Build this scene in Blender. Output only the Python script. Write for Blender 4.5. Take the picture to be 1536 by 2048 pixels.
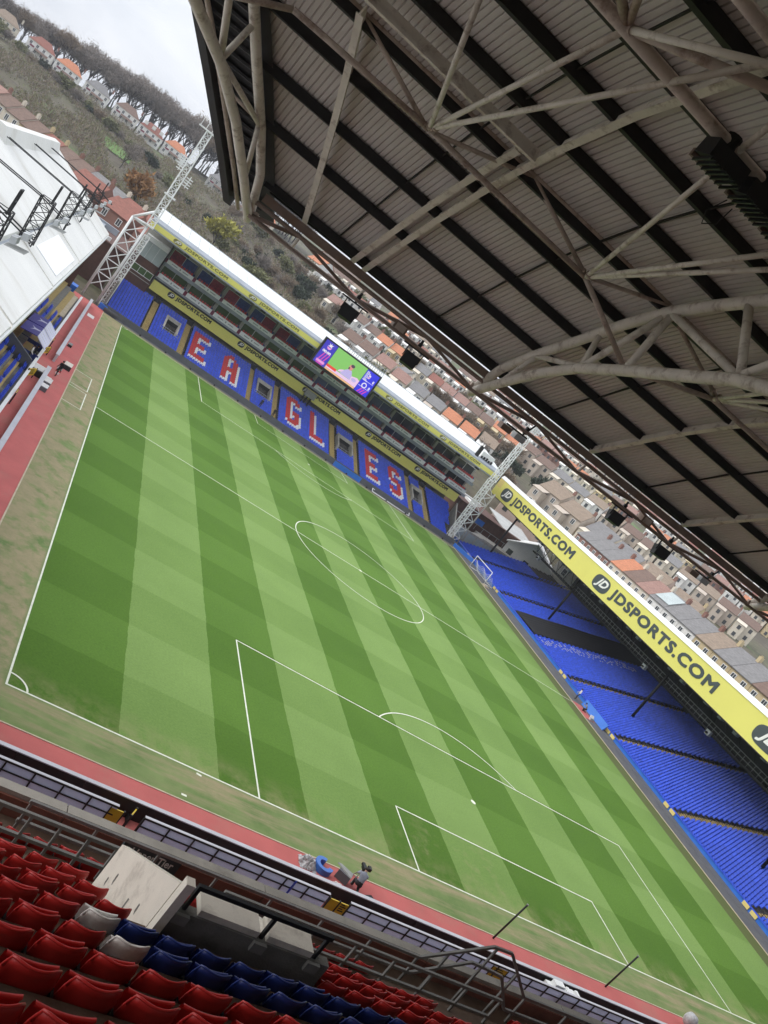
import bpy, bmesh, math, random
from mathutils import Vector, Matrix
rnd = random.Random(7)
for o in list(bpy.data.objects): bpy.data.objects.remove(o)
SC = bpy.context.scene
COL = SC.collection
R_ = math.radians
# ------------------------------------------------------------------ camera
CAM = Vector((-5.968, -35.621, 22.250))
RX, RY, RZ = (0.76518611, -0.22996119, 0.60133856), (0.50828549, -0.35748437, -0.7834863), (0.39514058, 0.9051645, -0.15665614)
cd = bpy.data.cameras.new('camera'); cam = bpy.data.objects.new('camera', cd); COL.objects.link(cam)
mm = Matrix(((RX[0], -RY[0], -RZ[0]), (RX[1], -RY[1], -RZ[1]), (RX[2], -RY[2], -RZ[2]))).to_4x4()
mm.translation = CAM
cam.matrix_world = mm
cd.sensor_fit = 'VERTICAL'; cd.sensor_height = 24; cd.lens = 1691.97 / 2048 * 24
cd.clip_start = 0.1; cd.clip_end = 9000
SC.camera = cam
# ------------------------------------------------------------------ sky, sun, exposure
W = bpy.data.worlds.new('World'); SC.world = W; W.use_nodes = True
nt = W.node_tree; N = nt.nodes; L = nt.links
for n in list(N): N.remove(n)
out = N.new('ShaderNodeOutputWorld'); bg = N.new('ShaderNodeBackground'); bg.inputs['Strength'].default_value = 0.12
sky = N.new('ShaderNodeTexSky'); sky.sky_type = 'NISHITA'; sky.sun_disc = False
SUN_EL, SUN_AZ = 40, 285
sky.sun_elevation = R_(SUN_EL); sky.sun_rotation = R_(SUN_AZ); sky.dust_density = 3
tc = N.new('ShaderNodeTexCoord'); mp = N.new('ShaderNodeMapping'); mp.inputs['Scale'].default_value = (1.3, 1.3, 4.2)
n1 = N.new('ShaderNodeTexNoise'); n1.inputs['Scale'].default_value = 3.2; n1.inputs['Detail'].default_value = 7; n1.inputs['Roughness'].default_value = .55; n1.inputs['Distortion'].default_value = .5
cr = N.new('ShaderNodeValToRGB'); cr.color_ramp.elements[0].position = .32; cr.color_ramp.elements[1].position = .68
cr.color_ramp.elements[0].color = (5.3, 5.65, 6.3, 1); cr.color_ramp.elements[1].color = (7.6, 7.75, 8.1, 1)
# overcast sky: the zenith about three times as bright as the horizon
sep = N.new('ShaderNodeSeparateXYZ'); mr = N.new('ShaderNodeMapRange'); mr.inputs['From Min'].default_value = 0; mr.inputs['From Max'].default_value = 1
mr.inputs['To Min'].default_value = .95; mr.inputs['To Max'].default_value = 1.7
mul = N.new('ShaderNodeVectorMath'); mul.operation = 'SCALE'
mix = N.new('ShaderNodeMix'); mix.data_type = 'RGBA'; mix.inputs['Factor'].default_value = .93
L.new(tc.outputs['Generated'], mp.inputs['Vector']); L.new(mp.outputs['Vector'], n1.inputs['Vector']); L.new(n1.outputs['Fac'], cr.inputs['Fac'])
L.new(tc.outputs['Generated'], sep.inputs[0]); L.new(sep.outputs['Z'], mr.inputs['Value']); L.new(cr.outputs['Color'], mul.inputs[0]); L.new(mr.outputs['Result'], mul.inputs['Scale'])
L.new(sky.outputs['Color'], mix.inputs['A']); L.new(mul.outputs['Vector'], mix.inputs['B'])
L.new(mix.outputs['Result'], bg.inputs['Color']); L.new(bg.outputs[0], out.inputs['Surface'])
sd = bpy.data.lights.new('sun', 'SUN'); sd.energy = 1.5; sd.angle = R_(50); sd.color = (1, .96, .9)
so = bpy.data.objects.new('sun', sd); COL.objects.link(so)
_a = R_(SUN_AZ); sdir = Vector((math.sin(_a) * math.cos(R_(SUN_EL)), math.cos(_a) * math.cos(R_(SUN_EL)), math.sin(R_(SUN_EL))))
so.rotation_euler = sdir.to_track_quat('Z', 'Y').to_euler(); so.location = (0, 0, 200)
vs = SC.view_settings; SC.display_settings.display_device = 'sRGB'
vs.view_transform = 'Standard'; vs.look = 'None'; vs.gamma = 1; vs.use_curve_mapping = False; vs.exposure = 0.3

# ------------------------------------------------------------------ helpers
def V(*a): return Vector(a)
class MB:
    def __init__(s): s.v = []; s.f = []
    def quad(s, a, b, c, d):
        i = len(s.v); s.v += [tuple(a), tuple(b), tuple(c), tuple(d)]; s.f.append((i, i+1, i+2, i+3)); return s
    def poly(s, pts):
        i = len(s.v); s.v += [tuple(p) for p in pts]; s.f.append(tuple(range(i, i+len(pts)))); return s
    def hexa(s, p):           # eight corners: bottom ring then top ring
        i = len(s.v); s.v += [tuple(q) for q in p]
        for f in ((3,2,1,0),(4,5,6,7),(0,1,5,4),(1,2,6,5),(2,3,7,6),(3,0,4,7)): s.f.append(tuple(i+k for k in f))
        return s
    def box(s, x0, x1, y0, y1, z0, z1):
        return s.hexa([(x0,y0,z0),(x1,y0,z0),(x1,y1,z0),(x0,y1,z0),(x0,y0,z1),(x1,y0,z1),(x1,y1,z1),(x0,y1,z1)])
    def prism(s, pts, ext):   # extrude a planar polygon by vector ext
        ext = Vector(ext); n = len(pts); i = len(s.v)
        s.v += [tuple(p) for p in pts] + [tuple(Vector(p)+ext) for p in pts]
        s.f.append(tuple(range(i, i+n))[::-1]); s.f.append(tuple(range(i+n, i+2*n)))
        for k in range(n): s.f.append((i+k, i+(k+1)%n, i+n+(k+1)%n, i+n+k))
        return s
    def tube(s, pts, r, n=8, cap=True):
        pts = [Vector(p) for p in pts]; rings = []
        rr = r if isinstance(r, (list, tuple)) else [r]*len(pts)
        for k, p in enumerate(pts):
            d = (pts[min(k+1, len(pts)-1)] - pts[max(k-1, 0)]).normalized()
            u = d.cross(V(0,0,1))
            if u.length < .05: u = d.cross(V(0,1,0))
            u.normalize(); w = d.cross(u)
            i = len(s.v)
            for j in range(n):
                a = 2*math.pi*j/n; s.v.append(tuple(p + (u*math.cos(a) + w*math.sin(a))*rr[k]))
            rings.append(i)
        for a, b in zip(rings, rings[1:]):
            for j in range(n): s.f.append((a+j, a+(j+1)%n, b+(j+1)%n, b+j))
        if cap:
            s.f.append(tuple(rings[0]+j for j in range(n))[::-1]); s.f.append(tuple(rings[-1]+j for j in range(n)))
        return s
    def beam(s, p, q, w, h, up=(0,0,1)):   # rectangular bar, width w sideways, height h along up
        p = Vector(p); q = Vector(q); d = (q-p).normalized(); up = Vector(up)
        sd_ = d.cross(up)
        if sd_.length < .05: sd_ = d.cross(V(0,1,0))
        sd_.normalize(); u = sd_.cross(d).normalized()
        a = sd_*w/2; b = u*h/2
        return s.hexa([p-a-b, p+a-b, p+a+b, p-a+b, q-a-b, q+a-b, q+a+b, q-a+b])
    def lathe(s, prof, n=12, c=(0,0,0)):
        i = len(s.v)
        for r, z in prof:
            for j in range(n):
                a = 2*math.pi*j/n; s.v.append((c[0]+r*math.cos(a), c[1]+r*math.sin(a), c[2]+z))
        for k in range(len(prof)-1):
            for j in range(n): s.f.append((i+k*n+j, i+k*n+(j+1)%n, i+(k+1)*n+(j+1)%n, i+(k+1)*n+j))
        s.f.append(tuple(i+j for j in range(n))[::-1]); s.f.append(tuple(i+(len(prof)-1)*n+j for j in range(n)))
        return s
    def add(s, v, f, M=None):
        i = len(s.v); s.v += [tuple(M @ Vector(p)) for p in v] if M else [tuple(p) for p in v]
        s.f += [tuple(i+k for k in q) for q in f]; return s
    def mesh(s, name, mat, smooth=False):
        me = bpy.data.meshes.new(name); me.from_pydata(s.v, [], s.f); 
        for m in (mat if isinstance(mat, list) else [mat]): me.materials.append(m)
        if smooth: me.polygons.foreach_set('use_smooth', [True]*len(me.polygons))
        me.update(); return me
def tag(o, label=None, cat=None, group=None, kind=None):
    if label: o['label'] = label
    if cat: o['category'] = cat
    if group: o['group'] = group
    if kind: o['kind'] = kind
    return o
def thing(name, label, cat, loc=(0,0,0), rz=0, group=None):
    o = bpy.data.objects.new(name, None); COL.objects.link(o); o.location = loc; o.rotation_euler = (0,0,rz); o.empty_display_size = .2
    return tag(o, label, cat, group)
def link(name, me, parent=None, local=False, label=None, kind=None):
    o = bpy.data.objects.new(name, me); COL.objects.link(o)
    if parent:
        o.parent = parent
        if not local:        # mesh given in world coordinates
            o.matrix_parent_inverse = Matrix.LocRotScale(parent.location, parent.rotation_euler, None).inverted()
    return tag(o, label, kind=kind)
def part(name, mb, mat, parent, smooth=False, local=False, label=None, kind=None):
    return link(name, mb.mesh(name, mat, smooth), parent, local, label, kind)
def sub(name, mb, mat, parent, smooth=False):    # child of a part, the part's own world = identity-or-thing frame, same mesh frame
    o = bpy.data.objects.new(name, mb.mesh(name, mat, smooth)); COL.objects.link(o); o.parent = parent; return o
def solo(name, mb, mat, label, cat, group=None, smooth=False, kind=None):
    return tag(link(name, mb.mesh(name, mat, smooth)), label, cat, group, kind)
def struct(name, mb, mat, smooth=False):
    return tag(link(name, mb.mesh(name, mat, smooth)), kind='structure')
def copy_tree(o, parent=None):
    c = o.copy(); COL.objects.link(c)
    if parent: c.parent = parent
    for ch in list(o.children): copy_tree(ch, c)
    return c
# ------------------------------------------------------------------ materials
def mat(name, col, rough=.6, var=.18, scale=2.0, metal=0, bump=0, bscale=40, dirt=None, dscale=.6, damt=.5, emit=0, stretch=None, spec=None):
    m = bpy.data.materials.new(name); m.use_nodes = True; nt = m.node_tree; N = nt.nodes; L = nt.links
    b = N['Principled BSDF']; b.inputs['Roughness'].default_value = rough; b.inputs['Metallic'].default_value = metal
    if spec is not None: b.inputs['Specular IOR Level'].default_value = spec
    tc = N.new('ShaderNodeTexCoord'); src = tc.outputs['Object']
    if stretch:
        mp = N.new('ShaderNodeMapping'); mp.inputs['Scale'].default_value = stretch; L.new(src, mp.inputs['Vector']); src = mp.outputs['Vector']
    no = N.new('ShaderNodeTexNoise'); no.inputs['Scale'].default_value = scale; no.inputs['Detail'].default_value = 6; no.inputs['Roughness'].default_value = .6
    L.new(src, no.inputs['Vector'])
    r = N.new('ShaderNodeValToRGB'); e = r.color_ramp.elements; e[0].position = .3; e[1].position = .7
    e[0].color = tuple(c*(1-var) for c in col) + (1,); e[1].color = tuple(min(1, c*(1+var)) for c in col) + (1,)
    L.new(no.outputs['Fac'], r.inputs['Fac']); c_out = r.outputs['Color']
    if dirt:
        n2 = N.new('ShaderNodeTexNoise'); n2.inputs['Scale'].default_value = dscale; n2.inputs['Detail'].default_value = 8; n2.inputs['Roughness'].default_value = .7
        L.new(src, n2.inputs['Vector'])
        r2 = N.new('ShaderNodeValToRGB'); r2.color_ramp.elements[0].position = .52; r2.color_ramp.elements[1].position = .72
        r2.color_ramp.elements[0].color = (0,0,0,1); r2.color_ramp.elements[1].color = (damt,damt,damt,1)
        L.new(n2.outputs['Fac'], r2.inputs['Fac'])
        mx = N.new('ShaderNodeMix'); mx.data_type = 'RGBA'; mx.inputs['B'].default_value = dirt + (1,)
        L.new(r2.outputs['Color'], mx.inputs['Factor']); L.new(c_out, mx.inputs['A']); c_out = mx.outputs['Result']
    L.new(c_out, b.inputs['Base Color'])
    if bump:
        nb = N.new('ShaderNodeTexNoise'); nb.inputs['Scale'].default_value = bscale; nb.inputs['Detail'].default_value = 4; L.new(src, nb.inputs['Vector'])
        bp = N.new('ShaderNodeBump'); bp.inputs['Strength'].default_value = bump; bp.inputs['Distance'].default_value = .02
        L.new(nb.outputs['Fac'], bp.inputs['Height']); L.new(bp.outputs['Normal'], b.inputs['Normal'])
    if emit:
        L.new(c_out, b.inputs['Emission Color']); b.inputs['Emission Strength'].default_value = emit
    return m
M = {}
M['line'] = mat('line_paint', (.72,.74,.62), .8, .12, 1.5, dirt=(.3,.37,.18), dscale=1.6, damt=.55)
M['track'] = mat('red_track', (.47,.115,.105), .85, .1, .4, dirt=(.36,.17,.13), dscale=.25, damt=.6, bump=.2)
M['tarmac'] = mat('dark_rubber_path', (.105,.108,.12), .8, .12, .6, dirt=(.2,.19,.17), dscale=.5, damt=.4)
M['asphalt'] = mat('asphalt', (.06,.06,.062), .85, .2, .8)
M['concrete'] = mat('concrete', (.42,.4,.36), .85, .2, 1.2, bump=.3, dirt=(.12,.11,.1), dscale=1.1, damt=.6)
M['dconc'] = mat('dark_concrete', (.085,.078,.07), .9, .25, 1.5, bump=.4, dirt=(.03,.028,.025), dscale=1.0, damt=.7)
M['dgrey'] = mat('grey_concrete', (.2,.195,.18), .9, .2, 2, bump=.4, dirt=(.07,.068,.06), dscale=1.8, damt=.7)
M['cream'] = mat('cream_painted_concrete', (.8,.75,.66), .7, .06, 2.5, bump=.2, dirt=(.35,.31,.26), dscale=2.2, damt=.6, bscale=60)
M['brownwall'] = mat('brown_red_paint', (.26,.11,.08), .8, .2, 1.5, dirt=(.07,.05,.04), dscale=1.3, damt=.6)
M['step'] = mat('brown_terrace_paint', (.13,.085,.06), .85, .25, 2, dirt=(.2,.16,.13), dscale=1.6, damt=.5, bump=.3)
M['rail'] = mat('grey_rail_paint', (.26,.26,.25), .5, .15, 4, metal=.2, dirt=(.3,.29,.27), dscale=5, damt=.5)
M['blackrail'] = mat('black_rail_paint', (.016,.017,.02), .55, .2, 4)
M['red'] = mat('red_plastic', (.48,.021,.019), .42, .15, 3, dirt=(.33,.05,.04), dscale=2, damt=.5)
M['bluen'] = mat('navy_blue_plastic', (.014,.03,.165), .4, .12, 3)
M['whitep'] = mat('white_plastic', (.78,.75,.72), .45, .08, 4, dirt=(.45,.38,.34), dscale=3, damt=.5)
M['black'] = mat('black_paint', (.012,.012,.013), .6, .2, 3)
M['blackp'] = mat('black_purlin_paint', (.016,.015,.016), .65, .2, 2, dirt=(.04,.037,.035), dscale=1.5, damt=.5)
M['seatblue'] = mat('royal_blue_plastic', (.035,.085,.6), .4, .3, 2.2)
M['seatblue2'] = mat('royal_blue_plastic_side_stand', (.04,.1,.66), .4, .3, 2.2)
M['seatred'] = mat('bright_red_plastic', (.55,.035,.035), .45, .12, .8)
M['seatwhite'] = mat('bright_white_plastic', (.75,.75,.77), .45, .06, .8)
M['steel'] = mat('cream_painted_steel', (.8,.74,.66), .55, .1, 1.6, bump=.15, bscale=25, dirt=(.16,.065,.025), dscale=2.4, damt=.75)
M['rust'] = mat('rusty_painted_steel', (.52,.43,.37), .6, .22, 1.6, bump=.2, bscale=25, dirt=(.13,.045,.015), dscale=1.5, damt=.9)
M['eaves'] = mat('brown_painted_steel', (.22,.16,.13), .6, .2, 1.5, dirt=(.2,.1,.04), dscale=1.2, damt=.6)
M['sheet'] = mat('weathered_white_roof_sheet', (.72,.675,.65), .6, .1, .5, dirt=(.34,.3,.27), dscale=.5, damt=.5, stretch=(2.5,.4,1))
M['dsheet'] = mat('dark_verge_sheet', (.05,.05,.055), .6, .15, 1)
M['white'] = mat('white_steel_paint', (.78,.79,.78), .45, .06, 1)
M['whiteroof'] = mat('white_roof_membrane', (.66,.66,.63), .6, .05, .15, dirt=(.44,.42,.36), dscale=.13, damt=.75, stretch=(.35,1.6,1))
M['newroof'] = mat('clean_white_roof_panel', (.86,.87,.9), .5, .02, .5)
M['roofgrey'] = mat('pale_grey_roof_sheet', (.68,.71,.7), .5, .05, .3, dirt=(.5,.52,.5), dscale=.2, damt=.4)
M['gutter'] = mat('blue_grey_gutter', (.3,.33,.37), .6, .15, .5)
M['yellow'] = mat('yellow_fascia_paint', (.74,.69,.17), .5, .04, .12, dirt=(.62,.6,.2), dscale=.08, damt=.3)
M['yellow2'] = mat('deep_yellow_board', (.72,.58,.2), .5, .05, .2)
M['yellowsign'] = mat('yellow_gate_paint', (.6,.42,.02), .5, .08, 3)
M['letter'] = mat('dark_slate_lettering', (.055,.07,.075), .5, .1, 1)
M['letterb'] = mat('black_lettering', (.015,.016,.016), .5, .1, 1)
M['letterg'] = mat('olive_grey_lettering', (.2,.185,.045), .5, .1, 1)
M['letterw'] = mat('white_lettering', (.8,.8,.78), .5, .03, 1)
M['glass'] = mat('dark_window_glass', (.05,.06,.07), .08, .3, .3)
M['glassg'] = mat('green_tinted_glass', (.07,.12,.05), .1, .3, .25)
M['glassb'] = mat('blue_window_blind', (.07,.1,.22), .3, .3, .4)
M['glassp'] = mat('pale_glazing', (.42,.48,.48), .12, .15, .3)
M['boxwall'] = mat('beige_box_wall', (.42,.41,.36), .7, .1, 1)
M['brick'] = mat('brown_brick', (.105,.05,.038), .85, .25, .8, dirt=(.07,.04,.035), dscale=.3, damt=.7)
M['boardgrey'] = mat('grey_balcony_panel', (.86,.87,.88), .5, .05, .8)
M['maroon'] = mat('maroon_divider', (.2,.02,.06), .6, .1, 1)
M['flagred'] = mat('red_curtain', (.35,.04,.07), .8, .4, 3)
M['flagblue'] = mat('blue_curtain', (.05,.09,.3), .8, .4, 3)
M['mesh'] = mat('blue_grey_mesh_panel', (.72,.74,.84), .7, .08, .9, dirt=(.58,.6,.7), dscale=.8, damt=.5)
_m = M['mesh']; _n = _m.node_tree.nodes; _t = _n.new('ShaderNodeBsdfTranslucent'); _t.inputs['Color'].default_value = (.7,.73,.85,1); _x = _n.new('ShaderNodeMixShader'); _x.inputs[0].default_value = .6
_m.node_tree.links.new(_n['Principled BSDF'].outputs[0], _x.inputs[1]); _m.node_tree.links.new(_t.outputs[0], _x.inputs[2]); _m.node_tree.links.new(_x.outputs[0], _n['Material Output'].inputs['Surface'])
M['silver'] = mat('silver_capping', (.5,.5,.54), .5, .1, .7)
M['purple'] = mat('purple_canopy', (.05,.04,.28), .4, .15, .5)
M['canopy'] = mat('pale_lilac_canopy', (.62,.62,.78), .4, .08, .5)
M['bluew'] = mat('blue_wall_paint', (.03,.16,.6), .5, .1, .6)
M['bluecush'] = mat('blue_inflatable_vinyl', (.05,.16,.5), .5, .1, 3)
M['plastic'] = mat('crumpled_grey_sheet', (.42,.42,.43), .4, .35, 5)
M['skin'] = mat('skin', (.42,.25,.18), .6, .08, 5)
M['hair'] = mat('dark_hair', (.025,.016,.012), .7, .2, 8)
M['greyshirt'] = mat('grey_jacket', (.26,.28,.34), .85, .15, 6)
M['dtrou'] = mat('dark_trousers', (.03,.03,.035), .85, .15, 6)
M['blackc'] = mat('black_clothes', (.015,.015,.017), .85, .2, 6)
M['bluec'] = mat('blue_jacket', (.03,.06,.25), .85, .2, 6)
M['nettan'] = mat('tan_stair_paint', (.42,.31,.12), .8, .15, 2)
M['stairdark'] = mat('dark_stair_riser', (.045,.04,.035), .8, .2, 2)
M['tarp'] = mat('black_seat_cover', (.012,.012,.015), .7, .3, 2)
M['gantry'] = mat('black_soffit_netting', (.014,.015,.016), .85, .4, 1.5)
M['greyrail'] = mat('light_grey_rail', (.35,.36,.36), .5, .1, 2)
M['timber'] = mat('pale_board', (.5,.42,.3), .8, .15, 2)
M['tower'] = mat('light_grey_lamp_box', (.45,.47,.48), .5, .1, 2)
M['green'] = mat('lawn', (.105,.2,.045), .9, .25, .1)
# ------------------------------------------------------------------ ground, pitch, tracks
PW, PL = 68.0, 102.0
def sstep(a, b, t):
    t = max(0, min(1, (t-a)/(b-a))); return t*t*(3-2*t)
def terrain(x, y):
    dx, dy = x-CAM.x, y-CAM.y; r = math.hypot(dx, dy); az = math.degrees(math.atan2(dx, dy))
    wl = 1 - sstep(1, 11, az)
    zr_ = max(0, .085*(r-100)) if r < 700 else 51+.05*(r-700)
    k = 1 + .006*(max(-14, min(8, az)) + 8)
    if r < 225: zl_ = .027*(r-40)
    elif r < 470: zl_ = 5 + .1*(r-225)*k
    else: zl_ = 5 + .1*245*k + max(0, .3*(min(8, az)+12)) * sstep(470, 500, r) + .008*(r-470)
    z = zl_*wl + zr_*(1-wl)
    # level inside the stadium
    inside = max(x-103, -40-x, y-126, -70-y)
    f = sstep(0, 14, inside)
    return -.05*(1-f) + max(0, z)*f
mb = MB(); rs = [0,40,80,100,110,120,130,140,150,160,170,180,195,210,230,260,300,340,380,420,460,500,540,580,640,720,820,950,1150,1400,1800,2400]
na = 220; ii = []
for r in rs:
    row = []
    for k in range(na):
        a = 2*math.pi*k/na; x = CAM.x + r*math.sin(a); y = CAM.y + r*math.cos(a)
        row.append(len(mb.v)); mb.v.append((x, y, min(terrain(x, y), 95)))
    ii.append(row)
for a, b in zip(ii, ii[1:]):
    for k in range(na): mb.f.append((a[k], b[k], b[(k+1) % na], a[(k+1) % na]))
gm = bpy.data.materials.new('town_ground'); gm.use_nodes = True; nt = gm.node_tree; N = nt.nodes; L = nt.links; b = N['Principled BSDF']; b.inputs['Roughness'].default_value = .95
tcg = N.new('ShaderNodeTexCoord')
def nz(scale, det=8, ro=.65):
    n = N.new('ShaderNodeTexNoise'); n.inputs['Scale'].default_value = scale; n.inputs['Detail'].default_value = det; n.inputs['Roughness'].default_value = ro; L.new(tcg.outputs['Object'], n.inputs['Vector']); return n.outputs['Fac']
def ramp(inp, stops):
    r = N.new('ShaderNodeValToRGB'); e = r.color_ramp.elements
    while len(e) < len(stops): e.new(.5)
    for q, (p, c) in zip(e, stops): q.position = p; q.color = c + (1,)
    L.new(inp, r.inputs['Fac']); return r.outputs['Color']
g1 = ramp(nz(.028), [(.3, (.075,.06,.045)), (.45, (.1,.085,.055)), (.57, (.1,.1,.05)), (.66, (.11,.19,.05)), (.76, (.1,.085,.06))])
g2 = ramp(nz(.35), [(.3, (.5,.5,.5)), (.7, (1.3,1.3,1.3))])
mx = N.new('ShaderNodeMix'); mx.data_type = 'RGBA'; mx.blend_type = 'MULTIPLY'; mx.inputs['Factor'].default_value = 1
L.new(g1, mx.inputs['A']); L.new(g2, mx.inputs['B']); L.new(mx.outputs['Result'], b.inputs['Base Color'])
struct('ground', mb, gm, True)
# pitch turf with the mown pattern of the photo
pm = bpy.data.materials.new('mown_turf'); pm.use_nodes = True; nt = pm.node_tree; N = nt.nodes; L = nt.links; b = N['Principled BSDF']; b.inputs['Roughness'].default_value = .9; b.inputs['Specular IOR Level'].default_value = .2
tcg = N.new('ShaderNodeTexCoord'); sp = N.new('ShaderNodeSeparateXYZ'); L.new(tcg.outputs['Object'], sp.inputs[0])
def mth(op, a, bb=None, c=None):
    m = N.new('ShaderNodeMath'); m.operation = op
    for k, q in enumerate((a, bb, c)):
        if q is None: continue
        if isinstance(q, (int, float)): m.inputs[k].default_value = q
        else: L.new(q, m.inputs[k])
    return m.outputs[0]
def mixc(f, A, B, blend='MIX'):
    m = N.new('ShaderNodeMix'); m.data_type = 'RGBA'; m.blend_type = blend
    for nme, q in (('Factor', f), ('A', A), ('B', B)):
        if isinstance(q, tuple): m.inputs[nme].default_value = q + (1,)
        elif isinstance(q, (int, float)): m.inputs[nme].default_value = q
        else: L.new(q, m.inputs[nme])
    return m.outputs['Result']
def mrange(inp, a, bb, c=0, d=1):
    m = N.new('ShaderNodeMapRange'); L.new(inp, m.inputs['Value'])
    for nme, q in zip(('From Min','From Max','To Min','To Max'), (a, bb, c, d)): m.inputs[nme].default_value = q
    return m.outputs['Result']
X, Y = sp.outputs['X'], sp.outputs['Y']
wob = mth('MULTIPLY', mth('SUBTRACT', nz(.6, 3), .5), .25)
sx = mth('MODULO', mth('FLOOR', mth('DIVIDE', mth('ADD', X, wob), 5.69)), 2.0)
sy = mth('MODULO', mth('FLOOR', mth('DIVIDE', mth('ADD', mth('ADD', Y, wob), 0.2), 5.66)), 2.0)
cA = mixc(sx, (.072,.153,.018), (.15,.25,.064))
cB = mixc(sx, (.09,.182,.026), (.176,.282,.08))
col = mixc(sy, cA, cB)
fine = ramp(nz(7, 6, .7), [(.25, (.78,.78,.76)), (.75, (1.2,1.19,1.15))])
col = mixc(1.0, col, fine, 'MULTIPLY')
big = ramp(nz(.09, 5), [(.3, (.88,.9,.86)), (.7, (1.1,1.08,1.1))])
col = mixc(1.0, col, big, 'MULTIPLY')
# patches of thin grass inside the near goal area and along the near goal line
wear = nz(.55, 8, .7)
gm_ = mth('MULTIPLY', mrange(Y, 2.5, 0.0), mrange(wear, .42, .66))
gx = mth('MULTIPLY', mth('MULTIPLY', mrange(mth('ABSOLUTE', mth('SUBTRACT', X, 29)), 7, 2), mrange(Y, 7, 0)), mrange(wear, .52, .64))
col = mixc(mth('MULTIPLY', mth('MAXIMUM', gm_, gx), .62), col, (.34,.3,.16))
# the margins outside the lines
mgrass = mixc(mrange(nz(.35, 6), .35, .65), (.12,.19,.06), (.2,.26,.1))
mtan = mixc(mrange(nz(1.3, 7, .75), .35, .65), (.34,.285,.17), (.26,.24,.13))
sL = mth('MULTIPLY', mrange(X, .0, -.25), mrange(wear, .36, .52))
mpx = N.new('ShaderNodeMapping'); mpx.inputs['Scale'].default_value = (.12, .9, 1); L.new(tcg.outputs['Object'], mpx.inputs['Vector'])
n5 = N.new('ShaderNodeTexNoise'); n5.inputs['Scale'].default_value = 1.0; n5.inputs['Detail'].default_value = 7; n5.inputs['Roughness'].default_value = .7; L.new(mpx.outputs['Vector'], n5.inputs['Vector'])
sN = mth('MULTIPLY', mth('MULTIPLY', mrange(Y, .0, -.3), mrange(Y, -2.7, -1.9)), mrange(n5.outputs['Fac'], .46, .62))
sF = mth('MULTIPLY', mrange(Y, 102.1, 102.5), .8)
out_ = mth('MAXIMUM', mth('MAXIMUM', mrange(X, 0, -.1), mrange(Y, 0, -.1)), mth('MAXIMUM', mrange(X, 68, 68.1), mrange(Y, 102, 102.1)))
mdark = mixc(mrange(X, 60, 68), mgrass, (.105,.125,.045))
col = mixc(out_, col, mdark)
col = mixc(mth('MAXIMUM', mth('MAXIMUM', sL, sN), sF), col, mtan)
L.new(col, b.inputs['Base Color'])
bp = N.new('ShaderNodeBump'); bp.inputs['Strength'].default_value = .35; bp.inputs['Distance'].default_value = .03; L.new(nz(30, 3), bp.inputs['Height']); L.new(bp.outputs['Normal'], b.inputs['Normal'])
mb = MB(); mb.quad((-3.2,-2.75,0),(70.25,-2.75,0),(70.25,103.2,0),(-3.2,103.2,0)); struct('pitch_grass', mb, pm)
# markings, one sheet 4 mm above the turf
mb = MB(); z = .004; lw = .105
def ln(x0, y0, x1, y1, w=lw):
    d = V(x1-x0, y1-y0, 0).normalized(); n = V(-d.y, d.x, 0)*w/2; e = d*w/2
    p, q = V(x0, y0, z)-e, V(x1, y1, z)+e; mb.quad(p-n, q-n, q+n, p+n)
def arc(cx, cy, r, a0, a1, n=64, w=lw, zz=.008):
    for k in range(n):
        t0 = a0+(a1-a0)*k/n; t1 = a0+(a1-a0)*(k+1)/n
        P = [(cx+rr*math.cos(t), cy+rr*math.sin(t), zz) for rr, t in ((r-w/2,t0),(r+w/2,t0),(r+w/2,t1),(r-w/2,t1))]; mb.quad(*P)
ln(0,0,0,PL); ln(PL,0,PL,PL)
z = .008; ln(0,0,PL,0); ln(0,PL,PL,PL); ln(0,PL/2,PL,PL/2)
arc(34, PL/2, 9.15, 0, 2*math.pi, 96, zz=.012); arc(34, PL/2, .11, 0, 2*math.pi, 12, .22, .012)
for s, y0 in ((1, 0), (-1, PL)):
    z = .004
    for x0, d in ((13.84, 16.5), (24.84, 5.5)):
        z = .012; ln(x0, y0, x0, y0+s*d); ln(68-x0, y0, 68-x0, y0+s*d); z = .016; ln(x0, y0+s*d, 68-x0, y0+s*d)
    arc(34, y0+s*11, .11, 0, 2*math.pi, 12, .22)
    a = math.acos(5.5/9.15); c0 = math.pi/2*s; arc(34, y0+s*11, 9.15, c0-a, c0+a, 40, zz=.02)
for cx, cy, a0 in ((0,0,0),(PW,0,math.pi/2),(PW,PL,math.pi),(0,PL,1.5*math.pi)): arc(cx, cy, 1.0, a0, a0+math.pi/2, 12, zz=.014)
z = .004
for ya, yb in ((54.2, 60.3),(46.9, 53.2)):      # technical areas by the left touchline
    ln(-1.25, ya, -1.25, yb, .1); z = .008; ln(-3.1, ya, -1.25, ya, .1); ln(-3.1, yb, -1.25, yb, .1); z = .004
ln(10.1,-.25,10.25,-.28,.14); ln(9.2,-2.3,9.35,-2.3,.14)
struct('pitch_markings', mb, M['line'])
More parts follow.
